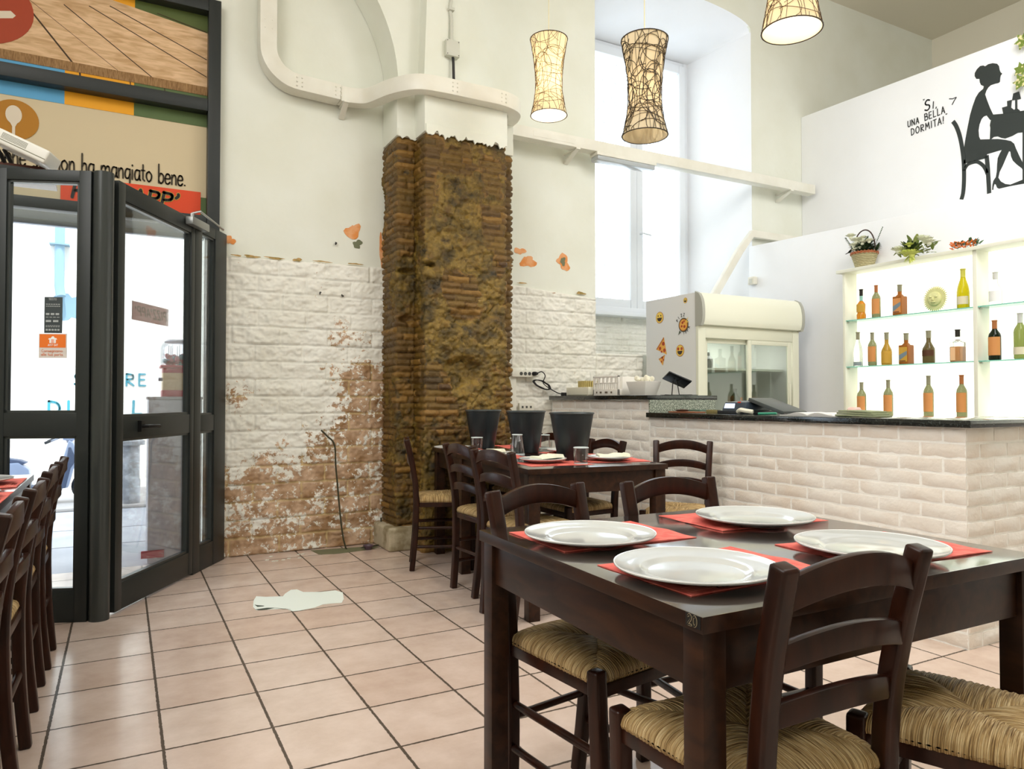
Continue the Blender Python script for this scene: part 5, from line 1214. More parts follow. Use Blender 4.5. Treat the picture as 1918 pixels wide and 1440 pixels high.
for (dy, dz, r_) in ((.075, .275, .038), (.02, .225, .045), (-.035, .20, .036), (.045, .19, .035), (-.10, .205, .032), (.03, .15, .03), (-.01, .165, .018), (-.045, .24, .03)):
    m_ = MB(); bloom(m_, (bc[0]-.075, bc[1]+dy, ZT+dz), r_*1.25, rnd=rf_); at(t, m_.build('flower', petal, smooth=True, auto=60))
m_ = MB(); 
for k in range(9): m_.tube([(bc[0], bc[1]-.08, ZT+.14), (bc[0]-.01, bc[1]-.13-.006*k, ZT+.22+.012*k)], .0012, 4); m_.ball((bc[0]-.01, bc[1]-.13-.006*k, ZT+.22+.012*k), .005, 5)
at(t, m_.build('twigs', leaf_d))
t = thing('flower_bunch', 'loose bunch of white and lime flowers with leaves on the shelf top', 'flowers', (5.55, 3.52, ZT)); bc = (5.545, 3.53)
m_ = MB()
for k in range(70):
    y = rf_.uniform(-.17, .14); c = (bc[0]+rf_.uniform(-.04, .02), bc[1]+y, ZT+rf_.uniform(.02, .10)); d = (rf_.uniform(-.6, .1), rf_.uniform(-1, 1), rf_.uniform(-.3, .9)); leafpts(m_, c, d, rf_.uniform(.045, .07), .028)
for d in ((-.3, 1, .45), (-.4, .75, .2), (-.3, .1, 1), (-.3, -.3, 1)): leafpts(m_, (bc[0]-.03, bc[1]+.05*d[1], ZT+.07), d, .12, .045)
at(t, m_.build('foliage', leaf_l, smooth=True, auto=60))
m_ = MB()
for k in range(8): leafpts(m_, (bc[0]-.03, bc[1]+.03, ZT+.05), (-.3, .9-.25*k, .75), .10, .035)
at(t, m_.build('foliage', leaf_d, smooth=True, auto=60))
for (dy, dz, r_, mt_) in ((.09, .03, .05, petal), (.03, -.005, .045, petal_y), (-.02, -.02, .055, petal_y), (-.13, .07, .05, petal), (-.16, .05, .04, petal), (-.10, .10, .03, petal), (.0, .06, .03, petal_y)):
    m_ = MB(); bloom(m_, (bc[0]-.085, bc[1]+dy, ZT+dz+.03), r_*1.25, rnd=rf_); at(t, m_.build('flower', mt_, smooth=True, auto=60))
m_ = MB()
for k in range(9): leafpts(m_, (5.455, bc[1]-.01, ZT+.015), (-.25, 1.2-.3*k, -1), .07, .014)
at(t, m_.build('petals_hanging', petal_y, smooth=True, auto=60))
t = thing('berry_sprig', 'small sprig of orange berries and green leaves on the shelf top', 'flowers', (5.53, 3.13, ZT)); bc = (5.53, 3.13)
m_ = MB()
for k in range(90): 
    y = rf_.uniform(-.10, .09); leafpts(m_, (bc[0]+rf_.uniform(-.02, .02), bc[1]+y, ZT+rf_.uniform(.01, .05)), (rf_.uniform(-.6, .2), rf_.uniform(-1, 1), rf_.uniform(-.2, 1)), .035, .014)
at(t, m_.build('foliage', mk('leaf_teal_green', srgb(80, 120, 84), .5), smooth=True, auto=60))
m_ = MB()
for k in range(50):
    y = rf_.uniform(-.08, .10); p0 = Vector((bc[0]-.02, bc[1]+y, ZT+rf_.uniform(.0, .06))); m_.tube([p0, p0+Vector((-.01, rf_.uniform(-.02, .03), rf_.uniform(-.015, .015)))], [.006, .003], 6)
at(t, m_.build('berries', mk('berry_orange', srgb(214, 110, 40), .5), smooth=True))

# ================================================================== THINGS ON THE BAR
ZB = 1.0085; ZR = 1.1305
off = mk('offwhite_plastic', srgb(232, 228, 208), .4)
t = thing('food_tray', 'cream plastic tray box on the raised bar holding a bamboo roll', 'tray', (3.5, 5.15, ZR))
m_ = MB(); m_.box(3.36, 3.80, 4.93, 5.26, ZR, ZR+.012); 
for (a, b_, c, d) in ((3.36, 3.372, 4.943, 5.247), (3.788, 3.80, 4.943, 5.247), (3.36, 3.80, 4.93, 4.942), (3.36, 3.80, 5.248, 5.26)): m_.box(a, b_, c, d, ZR, ZR+.072)
at(t, m_.build('tray', off, bevel=.004)); 
t = thing('bamboo_basket', 'round bamboo basket standing in the cream tray', 'basket', (3.52, 5.12, ZR+.013))
m_ = MB()
for i in range(40): a = 2*PI*i/40; m_.tube([(3.52+.115*math.cos(a), 5.095+.115*math.sin(a), ZR+.013), (3.52+.118*math.cos(a), 5.095+.118*math.sin(a), ZR+.125)], .0085, 5)
at(t, m_.build('staves', mk('bamboo', srgb(196, 178, 112), .6), smooth=True)); at(t, MB().lathe([(.0001, .01), (.112, .01), (.112, .10), (.0001, .10)], 30, c=(3.52, 5.095, ZR+.013)).build('core', mk('bamboo_dark', srgb(150, 120, 60), .7)))
t = thing('wire_crate', 'white plastic slotted crate standing on edge on the raised bar', 'crate', (3.45, 4.68, ZR))
m_ = MB(); yy0, yy1, zt = 4.52, 4.86, ZR+.155
m_.box(3.36, 3.40, yy0, yy1, ZR, ZR+.05); m_.box(3.36, 3.375, yy0, yy1, zt-.014, zt); m_.box(3.36, 3.375, yy0, yy0+.014, ZR, zt); m_.box(3.36, 3.375, yy1-.014, yy1, ZR, zt); m_.box(3.36, 3.375, yy0, yy1, ZR+.095, ZR+.103)
for k in range(12): y = yy0+.02+k*.0275; m_.box(3.362, 3.373, y, y+.010, ZR+.05, ZR+.098)
for k in range(6): y = yy0+.03+k*.055; m_.box(3.362, 3.373, y, y+.022, ZR+.10, zt-.005)
m_.box(3.40, 3.62, yy0, yy0+.012, ZR, zt-.01); m_.box(3.40, 3.62, yy1-.012, yy1, ZR, zt-.01); m_.box(3.608, 3.62, yy0, yy1, ZR, zt-.01); m_.box(3.37, 3.62, yy0, yy1, ZR, ZR+.008)
at(t, m_.build('crate', mk('bright_white_plastic', srgb(238, 234, 226), .4), bevel=.003))
for (y, w_) in ((4.60, .02), (4.66, .035), (4.74, .025), (4.80, .015)): at(t, MB().box(3.3585, 3.360, y, y+w_, ZR+.018, ZR+.032).build('slot', mk('slot_dark', srgb(110, 96, 80), .7)))
t = thing('planter_pot', 'white square tapered pot stuffed with white bits on the raised bar', 'pot', (3.46, 4.33, ZR))
def frus(mb, cx, cy, z0, z1, a0, b0, a1, b1): mb.add([(cx-a0, cy-b0, z0), (cx+a0, cy-b0, z0), (cx+a0, cy+b0, z0), (cx-a0, cy+b0, z0), (cx-a1, cy-b1, z1), (cx+a1, cy-b1, z1), (cx+a1, cy+b1, z1), (cx-a1, cy+b1, z1)], [(0, 3, 2, 1), (4, 5, 6, 7), (0, 1, 5, 4), (1, 2, 6, 5), (2, 3, 7, 6), (3, 0, 4, 7)])
m_ = MB(); frus(m_, 3.46, 4.34, ZR, ZR+.105, .055, .085, .075, .118); at(t, m_.build('pot', mk('bright_white_plastic', srgb(238, 234, 226), .4), bevel=.004))
for k in range(10): at(t, MB().ball((3.46+rf_.uniform(-.05, .05), 4.34+rf_.uniform(-.09, .09), ZR+.11+rf_.uniform(0, .02)), .018, 6, sc=(1, 1.3, rf_.uniform(.7, 1.5))).build('paper_scrap', off, smooth=True))
t = thing('tablet_stand', 'dark tablet tilted on a thin metal stand beside the fridge', 'tablet', (3.62, 4.15, ZR))
Mt = Matrix.Translation((3.62, 4.15, ZR+.115)) @ Matrix.Rotation(R(-30), 4, 'Z') @ Matrix.Rotation(R(24), 4, 'Y') @ Matrix.Rotation(R(-16), 4, 'X')
m_ = MB(); m_.box(-.09, .09, -.09, .09, -.006, .006, M=Mt); at(t, m_.build('tablet', mk('tablet_black', (.02, .022, .024), .25), bevel=.004))
m_ = MB(); m_.box(-.082, .082, -.08, .08, .0062, .0072, M=Mt); at(t, m_.build('screen', mk('tablet_screen', (.03, .035, .04), .08)))
m_ = MB(); m_.tube([(3.62, 4.15, ZR+.11), (3.635, 4.14, ZR+.003), (3.72, 4.10, ZR+.003)], .004, 6); m_.tube([(3.60, 4.17, ZR+.11), (3.615, 4.20, ZR+.003), (3.55, 4.20, ZR+.003)], .004, 6); m_.box(3.54, 3.76, 4.08, 4.24, ZR, ZR+.004)
at(t, m_.build('stand', mk('black_metal', (.02, .02, .02), .35)))
# lower bar
t = thing('cash_register', 'black cash register with a small lit display and lifted lid on the bar', 'cash register', (3.5, 3.25, ZB))
blkp = mk('black_plastic', (.022, .026, .03), .35)
m_ = MB(); m_.box(3.36, 3.62, 3.22, 3.47, ZB, ZB+.022); at(t, m_.build('base', blkp, bevel=.004))
m_ = MB(); m_.add([(3.38, 3.25, ZB+.022), (3.38, 3.45, ZB+.022), (3.60, 3.45, ZB+.022), (3.60, 3.25, ZB+.022), (3.40, 3.26, ZB+.075), (3.40, 3.44, ZB+.075), (3.58, 3.44, ZB+.085), (3.58, 3.26, ZB+.085)], [(0, 1, 2, 3), (7, 6, 5, 4), (0, 4, 5, 1), (1, 5, 6, 2), (2, 6, 7, 3), (3, 7, 4, 0)]); at(t, m_.build('housing', mk('slate_plastic', srgb(62, 72, 82), .35), bevel=.006))
m_ = MB(); m_.add([(3.384, 3.345, ZB+.036), (3.384, 3.435, ZB+.036), (3.394, 3.432, ZB+.066), (3.394, 3.348, ZB+.066)], [(0, 3, 2, 1)]); at(t, m_.build('display', mk('display_lit', srgb(220, 232, 255), .3, emis=srgb(215, 228, 255), estr=.9)))
m_ = MB(); Ml = Matrix.Translation((3.52, 3.13, ZB+.05)) @ Matrix.Rotation(R(17), 4, 'X'); m_.box(-.10, .10, -.14, .14, -.010, .012, M=Ml); at(t, m_.build('drawer_lid', mk('dark_grey_plastic', srgb(76, 80, 78), .35), bevel=.003))
at(t, MB().box(3.376, 3.384, 3.29, 3.31, ZB+.070, ZB+.078).build('red_key', mk('key_red', srgb(210, 60, 30), .4)))
t = MB().tube(smoothpath([(3.34, 3.27, ZB+.0155), (3.33, 3.24, ZB+.027), (3.34, 3.21, ZB+.022), (3.36, 3.17, ZB+.0155)], 4), [.014]*13, 8).build('receipt_roll', off, smooth=True); tag(t, 'pale curled receipt paper in front of the cash register', 'receipt')
m_ = MB(); m_.tube([(3.33, 3.10, ZB+.007), (3.36, 2.99, ZB+.010)], .007, 8); t = m_.build('highlighter_pen', mk('pen_green', srgb(60, 150, 120), .4), smooth=True); tag(t, 'green highlighter pen lying on the bar right of the cash register', 'pen')
t = MB().box(3.36, 3.42, 3.50, 3.57, ZB, ZB+.024).build('small_box', mk('brown_card', srgb(128, 116, 72), .7), bevel=.002); tag(t, 'small brown cardboard box left of the cash register', 'box')
t = MB().box(3.52, 3.60, 3.80, 3.92, ZB, ZB+.020).build('small_box', mk('green_card', srgb(88, 112, 96), .6), bevel=.002); tag(t, 'small dark green box on the bar below the fridge', 'box')
at(t, MB().box(3.522, 3.598, 3.802, 3.918, ZB+.0201, ZB+.022).build('white_top', off))if False else None
t = thing('pizza_peel', 'reddish wooden board with a dark dish at the far end of the lower bar', 'board', (3.45, 3.95, ZB))
at(t, MB().box(3.40, 3.50, 3.72, 3.99, ZB, ZB+.008).build('board', mk('reddish_wood', srgb(150, 92, 62), .5), bevel=.003)); at(t, MB().lathe([(.0001, .008), (.035, .008), (.048, .018), (.044, .020), (.030, .022), (.0001, .026)], 20, c=(3.45, 3.90, ZB)).build('dish', mk('dark_wood_dish', srgb(70, 52, 38), .5), smooth=True))
# open book, folded cloth, cup
t = thing('open_book', 'open white book lying face up on the bar', 'book', (3.45, 2.75, ZB))
m_ = MB(); n_ = 16; vs = []; fs = []
for i in range(n_+1):
    s__ = -1+2*i/n_; z = ZB+.004+.016*(math.exp(-((abs(s__)-.35)/.3)**2))-.012*math.exp(-(s__/.08)**2)
    for x in (3.34, 3.54): vs += [(x, 2.76+s__*.19, max(z, ZB+.003)), (x, 2.76+s__*.19, ZB)]
for i in range(n_): a = i*4; fs += [(a, a+2, a+6, a+4), (a+1, a+5, a+7, a+3), (a, a+4, a+5, a+1), (a+2, a+3, a+7, a+6)]
fs += [(0, 1, 3, 2), (n_*4, n_*4+2, n_*4+3, n_*4+1)]; m_.add(vs, fs); at(t, m_.build('pages', mk('paper_white', srgb(232, 230, 226), .7), smooth=True, auto=50)); m_ = MB()
for k in range(4): m_.box(3.3392, 3.3398, 2.60, 2.92, ZB+.003+k*.0035, ZB+.0036+k*.0035)
at(t, m_.build('page_edges', mk('paper_grey', srgb(170, 168, 162), .8)))
t = thing('folded_cloth', 'folded grey-green cloth on the bar in front of the bottles', 'cloth', (3.45, 2.46, ZB))
m_ = MB()
for k in range(3): 
    vs = smoothpath([(3.40, 2.58-.01*k, ZB+.008+k*.011), (3.40, 2.50, ZB+.009+k*.011), (3.40, 2.42, ZB+.007+k*.011), (3.40, 2.34+.015*k, ZB+.006+k*.010)], 4); m_.sweep(vs, .13, .0095, (1, 0, 0))
at(t, m_.build('fabric', mk('cloth_grey_green', srgb(150, 156, 124), .9, bump=(40, .4)), bevel=.003))
t = MB().lathe([(.0001, 0), (.022, 0), (.036, .012), (.038, .03), (.030, .046), (.026, .048), (.024, .044), (.0001, .042)], 24, c=(3.52, 2.60, ZB+.001)).build('sugar_bowl', mk('pink_ceramic', srgb(226, 190, 180), .3, var=(30, srgb(170, 80, 60), .58, .64)), smooth=True); tag(t, 'small pink patterned ceramic bowl left of the folded cloth', 'bowl')
# ================================================================== PENDANT LAMPS
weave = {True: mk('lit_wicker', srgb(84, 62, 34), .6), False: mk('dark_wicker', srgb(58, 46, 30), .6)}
def shade_mat(name, e):
    if name in MATS: return MATS[name]
    m = bpy.data.materials.new(name); m.use_nodes = True; MATS[name] = m; n = m.node_tree.nodes; L = m.node_tree.links; n.remove(P(m))
    d = n.new('ShaderNodeBsdfDiffuse'); d.inputs[0].default_value = (*srgb(244, 236, 214), 1); t = n.new('ShaderNodeBsdfTranslucent'); t.inputs[0].default_value = (*srgb(255, 244, 222), 1)
    mx = n.new('ShaderNodeMixShader'); mx.inputs[0].default_value = .6; L.new(d.outputs[0], mx.inputs[1]); L.new(t.outputs[0], mx.inputs[2]); L.new(mx.outputs[0], n['Material Output'].inputs[0]); return m
def lamp(x, y, zt, zb, watts, label, seed, lit=True, rr=(.125, .088, .122)):
    t = thing('pendant_lamp', label, 'lamp', (x, y, zb), group='woven pendant lamps'); H_ = zt-zb; rnd = random.Random(seed)
    def rad(f): 
        return rr[1]+(rr[2]-rr[1])*max(0, (.42-f)/.42)**1.8+(rr[0]-rr[1])*max(0, (f-.42)/.58)**1.8
    N = 16; pf = [(rad(i/N), H_*i/N) for i in range(N+1)]
    m_ = MB(); m_.lathe(pf+[(r_-.0015, z) for r_, z in pf[::-1]], 40, close=True); m_.build('shade', shade_mat('lamp_shade_fabric', 0), t, smooth=True)
    m_ = MB()
    def sp(a, f, o=.003): f = min(max(f, 0), 1); r_ = rad(f)+o; return (r_*math.cos(a), r_*math.sin(a), H_*f)
    for k in range(95):
        a0 = rnd.uniform(0, 2*PI); f0 = rnd.uniform(-.05, 1.05); ra = rnd.uniform(.4, 1.1); rf = rnd.uniform(.10, .28); ph = rnd.uniform(0, 6); sgn = rnd.choice((-1, 1)); ln = rnd.uniform(2.5, 6.28)
        pts = [sp(a0+sgn*ra*math.cos(ph+q), f0+rf*math.sin(ph+q), .002+.003*rnd.random()) for q in np.linspace(0, ln, 18)]
        m_.tube(pts, .0013 if lit else .0019, 4, caps=False)
    for k in range(12):
        a0 = 2*PI*k/12+rnd.uniform(-.1, .1); m_.tube([sp(a0+.10*math.sin(q*5+k), q, .003) for q in np.linspace(0, 1, 14)], .0014, 4, caps=False)
    for k in range(9):
        f = rnd.uniform(.05, .95); m_.tube([sp(a, f+.03*math.sin(a*2+k), .003) for a in np.linspace(0, 2*PI, 32)], .0013, 4, caps=False)
    m_.build('woven_wicker', weave[lit], t)
    for f, nm in ((0, 'bottom_ring'), (1, 'top_ring')):
        m_ = MB(); m_.tube([sp(a, f, .002) for a in [2*PI*i/40 for i in range(40)]], .003, 6, closed=True); m_.build(nm, weave[False], t, smooth=True)
    m_ = MB()
    for a in (0, 2*PI/3, 4*PI/3): m_.tube([sp(a, 1, -.002), (0, 0, H_-.02)], .0015, 5)
    m_.lathe([(.0001, H_-.01), (.018, H_-.01), (.018, H_-.09), (.015, H_-.10), (.0001, H_-.10)][::-1], 16); m_.build('bulb_holder', off, t, smooth=True, auto=40)
    MB().tube([(0, 0, H_-.01), (0, 0, CEIL-zb-.002)], .0035, 6).build('cord', mk('cord_cream', srgb(225, 216, 180), .5), t, smooth=True)
    bulb = MB().ball((0, 0, H_-.15), .036, 14, sc=(1, 1, 1.25)); e = 9 if lit else 2.2
    bulb.build('bulb', mk('bulb_on' if lit else 'bulb_dim', (1, .95, .8), .4, emis=(1, .90, .70), estr=e), t, smooth=True)
    l = bpy.data.lights.new('lamp_light', 'POINT'); l.energy = watts; l.color = (1, .90, .70); l.shadow_soft_size = .04
    lo = bpy.data.objects.new('lamp_light', l); COL.objects.link(lo); lo.parent = t; lo.location = (0, 0, H_*.42)
lamp(2.545, 4.20, 3.56, 3.035, 75, 'lit woven wicker pendant lamp, smallest and leftmost of the three', 1)
lamp(2.512, 3.13, 3.075, 2.545, .5, 'dim dark woven pendant lamp hanging in front of the window, middle of the three', 2, lit=False)
lamp(2.520, 2.145, 3.30, 2.685, 55, 'lit woven pendant lamp cut by the top edge, rightmost of the three', 3)

# ================================================================== MURAL on the mezzanine wall (plane x = 6.486)
MU = 6.486
mural = thing('wall_mural', 'black silhouette of a seated woman at a desk painted on the white mezzanine wall', 'mural', (MU, 3.5, 2.85))
sil = mk('mural_black', srgb(44, 50, 48), .6)
def mpoly(pts, name, x=MU-.0015): return at(mural, MB().prism([(-a, b_) for a, b_ in pts], (x, 0, 0), (0, -1, 0), (0, 0, 1), -.0012).build(name, sil))
def mline(pts, w_, name):
    m_ = MB(); q = smoothpath([(MU-.002, a, b_) for a, b_ in pts], 5); m_.sweep(q, .002, w_, (1, 0, 0)); return at(mural, m_.build(name, sil))
mpoly([(3.5442, 3.8635), (3.5703, 3.8737), (3.5836, 3.9032), (3.5822, 3.9302), (3.564, 3.956), (3.5376, 3.9727), (3.5117, 3.9676), (3.4964, 3.9537), (3.4706, 3.9616), (3.4351, 3.9557), (3.4001, 3.9359), (3.3854, 3.9105), (3.3809, 3.8765), (3.3742, 3.8545), (3.3605, 3.8362), (3.3726, 3.8249), (3.3768, 3.8052), (3.3792, 3.774), (3.3923, 3.7683), (3.4173, 3.7726), (3.4527, 3.7733), (3.4732, 3.7617), (3.4888, 3.7405), (3.4995, 3.7118), (3.4848, 3.6574), (3.4622, 3.5842), (3.4358, 3.5133), (3.3561, 3.493), (3.2163, 3.4629), (3.2171, 3.4026), (3.3518, 3.4489), (3.4162, 3.4656), (3.4616, 3.4779), (3.4895, 3.5266), (3.5122, 3.5257), (3.531, 3.5104), (3.5493, 3.4674), (3.5572, 3.4207), (3.5537, 3.3648), (3.5436, 3.3375), (3.4637, 3.3142), (3.4034, 3.2972), (3.3443, 3.2709), (3.3006, 3.2465), (3.2768, 3.2179), (3.263, 3.1716), (3.2354, 3.0952), (3.2125, 3.0364), (3.2014, 3.0166), (3.2023, 2.9556), (3.2225, 2.9976), (3.26, 3.0397), (3.2883, 3.0794), (3.3023, 3.1204), (3.3066, 3.1586), (3.3163, 3.1668), (3.3364, 3.1252), (3.3667, 3.0597), (3.3921, 3.0135), (3.4027, 2.9684), (3.3833, 2.9311), (3.3491, 2.9008), (3.3102, 2.8853), (3.2619, 2.8936), (3.2029, 2.9038), (3.2035, 2.8656), (3.3104, 2.8727), (3.3989, 2.8733), (3.4137, 2.8857), (3.4234, 2.915), (3.4333, 2.923), (3.4406, 2.9034), (3.444, 2.8753), (3.4541, 2.8779), (3.4505, 2.9221), (3.443, 2.9524), (3.4225, 2.9791), (3.415, 3.0199), (3.4112, 3.0831), (3.4055, 3.135), (3.3901, 3.1679), (3.3729, 3.1947), (3.4856, 3.1933), (3.5685, 3.1919), (3.6533, 3.1915), (3.6746, 3.2033), (3.6851, 3.2287), (3.6867, 3.2737), (3.6727, 3.3585), (3.6497, 3.4734), (3.627, 3.5766), (3.6048, 3.6462), (3.5776, 3.7135), (3.5509, 3.7475), (3.5143, 3.7665), (3.5089, 3.7863), (3.5314, 3.8059), (3.5415, 3.8317)], 'woman_silhouette')
mpoly([(3.4566, 3.4686), (3.4387, 3.5165), (3.3561, 3.4951), (3.1507, 3.4573), (3.1529, 3.2927), (3.2016, 3.288), (3.247, 3.2976), (3.2904, 3.2854), (3.3441, 3.2815), (3.3735, 3.2962), (3.4031, 3.3185), (3.4332, 3.3239), (3.4536, 3.311), (3.4657, 3.3149), (3.4604, 3.4105), (3.4642, 3.4333)], 'desk_silhouette', MU-.0028)
mpoly([(3.3561, 3.493), (3.3653, 3.5495), (3.324, 3.5475), (3.3254, 3.5905), (3.2874, 3.5872), (3.2941, 3.5241), (3.2665, 3.4911), (3.2658, 3.4719)], 'boxes_silhouette', MU-.0041)
mpoly([(3.2762, 3.6358), (3.2311, 3.6356), (3.2177, 3.5699), (3.2462, 3.5742), (3.2463, 3.4986), (3.2275, 3.4773), (3.2276, 3.4669), (3.2783, 3.4763), (3.281, 3.492), (3.2635, 3.5006), (3.2625, 3.577), (3.2865, 3.5816)], 'desk_lamp_silhouette', MU-.0054)
mpoly([(3.2108, 3.3066), (3.1976, 3.3044), (3.203, 2.8987), (3.2162, 2.897)], 'desk_leg_silhouette', MU-.0041)
mline([(3.774, 3.5735), (3.747, 3.5226), (3.7205, 3.4409), (3.7001, 3.3336), (3.6874, 3.2182), (3.6834, 3.1057), (3.6859, 2.9951), (3.6945, 2.9082), (3.7093, 2.8584)], .034, 'chair_back_silhouette')
mline([(3.6857, 3.1843), (3.5896, 3.1805), (3.4909, 3.1786)], .034, 'chair_seat_silhouette'); mline([(3.494, 3.1828), (3.4869, 3.094), (3.4829, 3.0063), (3.4798, 2.9298), (3.4778, 2.8537)], .034, 'chair_leg_silhouette')
mline([(3.6834, 3.1057), (3.6702, 3.1297), (3.6484, 3.1513), (3.611, 3.1571), (3.569, 3.1504), (3.5278, 3.1112), (3.5027, 3.066), (3.4899, 3.0245)], .028, 'chair_arch_silhouette')
mt = thing('wall_lettering', 'handwritten black lettering beside the woman silhouette on the white wall', 'lettering', (MU, 4.0, 3.6))
mi_ = mk('mural_ink', srgb(52, 54, 52), .6)
def wtext(txt, ends, h, pen):
    (y0, z0), (y1, z1) = ends; m_ = MB(); u = Vector((0, y1-y0, z1-z0)); w_ = u.length; u.normalize(); v = Vector((0, 0, 1)); v = (v-u*v.dot(u)).normalized()
    text_strokes(m_, txt, (MU-.0025, y0, z0), u, v, h, pen, .0012, width=w_, gap=.2); at(mt, m_.build('lettering', mi_))
wtext('S', [(4.0282, 3.7537), (3.9738, 3.7531)], .095, .012); wtext('I,', [(3.9563, 3.7526), (3.9157, 3.7497)], .060, .009)
wtext('"', [(4.0479, 3.8029), (4.0276, 3.8015)], .065, .006)
wtext('UNA', [(4.1922, 3.6597), (4.082, 3.6619)], .056, .008); wtext('BELLA', [(4.0293, 3.6651), (3.8411, 3.6739)], .062, .008)
wtext('DORMITA!', [(4.1599, 3.5716), (3.8513, 3.5838)], .062, .008); wtext('"', [(3.8353, 3.6012), (3.815, 3.6022)], .06, .006)
for p_ in ([(3.8048, 3.7862), (3.7748, 3.7751), (3.7405, 3.7771)], [(3.7405, 3.7771), (3.7607, 3.753), (3.7799, 3.7226)]):
    m_ = MB(); m_.sweep([(MU-.002, a, b_) for a, b_ in p_], .002, .008, (1, 0, 0)); at(mt, m_.build('tick_mark', mi_))
# ivy
iv = thing('ivy_garland', 'artificial ivy strand hanging at the upper right over the mezzanine wall', 'ivy', (6.44, 3.15, 4.0))
m_ = MB(); m_.tube(smoothpath([(6.46, 3.05, 4.02), (6.45, 3.10, 3.90), (6.45, 3.17, 3.80), (6.45, 3.12, 3.70), (6.45, 3.05, 3.5)], 6), .004, 5); m_.tube(smoothpath([(6.45, 3.05, 3.72), (6.44, 3.14, 3.76), (6.43, 3.20, 3.80)], 5), .002, 5); m_.tube(smoothpath([(6.45, 3.05, 3.66), (6.44, 3.14, 3.70), (6.43, 3.22, 3.70)], 5), .002, 5)
at(iv, m_.build('stem', mk('vine_brown', srgb(90, 74, 50), .7), smooth=True))
ivm = mk('ivy_variegated', srgb(110, 130, 50), .5, var=(45, srgb(226, 214, 160), .5, .6))
def ivyleaf(y, z, s__, a):
    pts = [(0, -.5), (.18, -.30), (.48, -.28), (.32, .0), (.40, .25), (.14, .2), (0, .5), (-.14, .2), (-.40, .25), (-.32, 0), (-.48, -.28), (-.18, -.30)]; c, sn = math.cos(a), math.sin(a)
    return at(iv, MB().prism([(-(y)+(p*c-q*sn)*s__, z+(p*sn+q*c)*s__) for p, q in pts], (6.43, 0, 0), (0, -1, 0), (0, 0, 1), .0015).build('leaf', ivm))
for (y, z, s__, a) in ((3.17, 4.03, .15, .7), (3.10, 4.06, .13, -.4), (3.19, 3.80, .12, .2), (3.19, 3.70, .14, .5), (3.09, 3.86, .13, 1.2), (3.06, 3.62, .16, -.5), (3.02, 3.98, .16, .2)): ivyleaf(y, z, s__, a)

# ================================================================== PROJECTOR on the porch
sb = MB().box(-1.35, -.33, 4.42, 4.75, 2.262, 2.285).build('porch_shelf', mk('shelf_board_white', srgb(232, 222, 216), .5), bevel=.002); tag(sb, 'thin pale shelf board on top of the glass porch under the projector', 'shelf')
at(sb, MB().box(-1.35, -.36, 4.415, 4.425, 2.285, 2.297).build('edge_strip', mk('edge_brown', srgb(92, 46, 30), .6)))
MB().box(-1.30, -.42, 4.33, 4.42, 2.246, 2.262).build('porch_ledge', alu, d1)
pj = thing('projector', 'white slotted projector tilted on top of the glass porch', 'projector', (-.40, 4.35, 2.28))
Mp = Matrix.Translation((-.435, 4.35, 2.356)) @ Matrix.Rotation(R(-14), 4, 'Z') @ Matrix.Rotation(R(24), 4, 'Y') @ Matrix.Scale(.84, 4)
pw = mk('projector_white', srgb(226, 224, 214), .4); m_ = MB(); m_.box(-.155, .155, -.10, .10, -.045, .040, M=Mp); at(pj, m_.build('housing', pw, bevel=.012, seg=3))
m_ = MB(); m_.box(-.150, .150, -.1005, -.098, -.022, -.017, M=Mp); at(pj, m_.build('seam', mk('vent_grey', srgb(120, 118, 96), .6)))
m_ = MB()
for i in range(22):
    for j in range(5): m_.box(-.105+i*.0065, -.1015+i*.0065, -.1012, -.099, -.010+j*.0075, -.0055+j*.0075, M=Mp)
at(pj, m_.build('vent_grille', mk('vent_grey', srgb(120, 118, 96), .6)))
m_ = MB(); m_.lathe([(.0001, 0), (.034, 0), (.038, .02), (.028, .024), (.0001, .018)], 24, M=Mp @ Matrix.Translation((-.150, -.03, .01)) @ Matrix.Rotation(R(-90), 4, 'Y')); at(pj, m_.build('lens', mk('lens_black', (.015, .015, .015), .1), smooth=True, auto=40))
m_ = MB(); m_.box(-.185, -.150, -.108, -.085, -.03, .05, M=Mp); at(pj, m_.build('front_lip', pw, bevel=.006)); at(pj, MB().tube([Mp @ Vector((-.14, -.07, -.045)), (-.53, 4.44, 2.287)], .010, 8).build('foot', blk)); at(pj, MB().tube([Mp @ Vector((-.14, .07, -.045)), (-.50, 4.50, 2.287)], .010, 8).build('foot', blk))

# ================================================================== SMALL THINGS BY THE WALL
t = MB().tube(smoothpath([(1.285, 5.335, .875), (1.33, 5.34, .83), (1.385, 5.34, .76), (1.40, 5.34, .55), (1.455, 5.28, .012), (1.60, 5.27, .010), (1.70, 5.27, .010), (1.735, 5.29, .02), (1.745, 5.34, .12), (1.745, 5.35, .20)], 6), .0065, 6).build('bent_rod', mk('dark_green_rod', srgb(62, 60, 40), .6), smooth=True); tag(t, 'thin dark bent metal rod leaning on the peeling wall left of the pillar', 'rod')
t = MB().lathe([(.0001, 0), (.022, 0), (.040, .030), (.037, .030), (.020, .004), (.0001, .004)], 20, c=(1.60, 5.20, .0015)).build('small_bowl', mk('purple_plastic', srgb(88, 70, 84), .4), smooth=True); tag(t, 'tiny purple bowl on the floor by the pillar base', 'bowl')
t = MB().prism([(1.22, 5.36), (1.24, 5.20), (1.34, 5.16), (1.46, 5.17), (1.60, 5.19), (1.70, 5.24), (1.62, 5.30), (1.45, 5.33)], (0, 0, .0004), (1, 0, 0), (0, 1, 0), .002).build('floor_patch', mk('patch_grey_green', srgb(112, 112, 84), .8)); tag(t, 'dull grey cement patch on the floor at the wall foot', 'patch')
stk = thing('floor_sticker', 'torn white sticker with dark scraps stuck on the pink floor tiles', 'sticker', (.87, 4.1, 0))
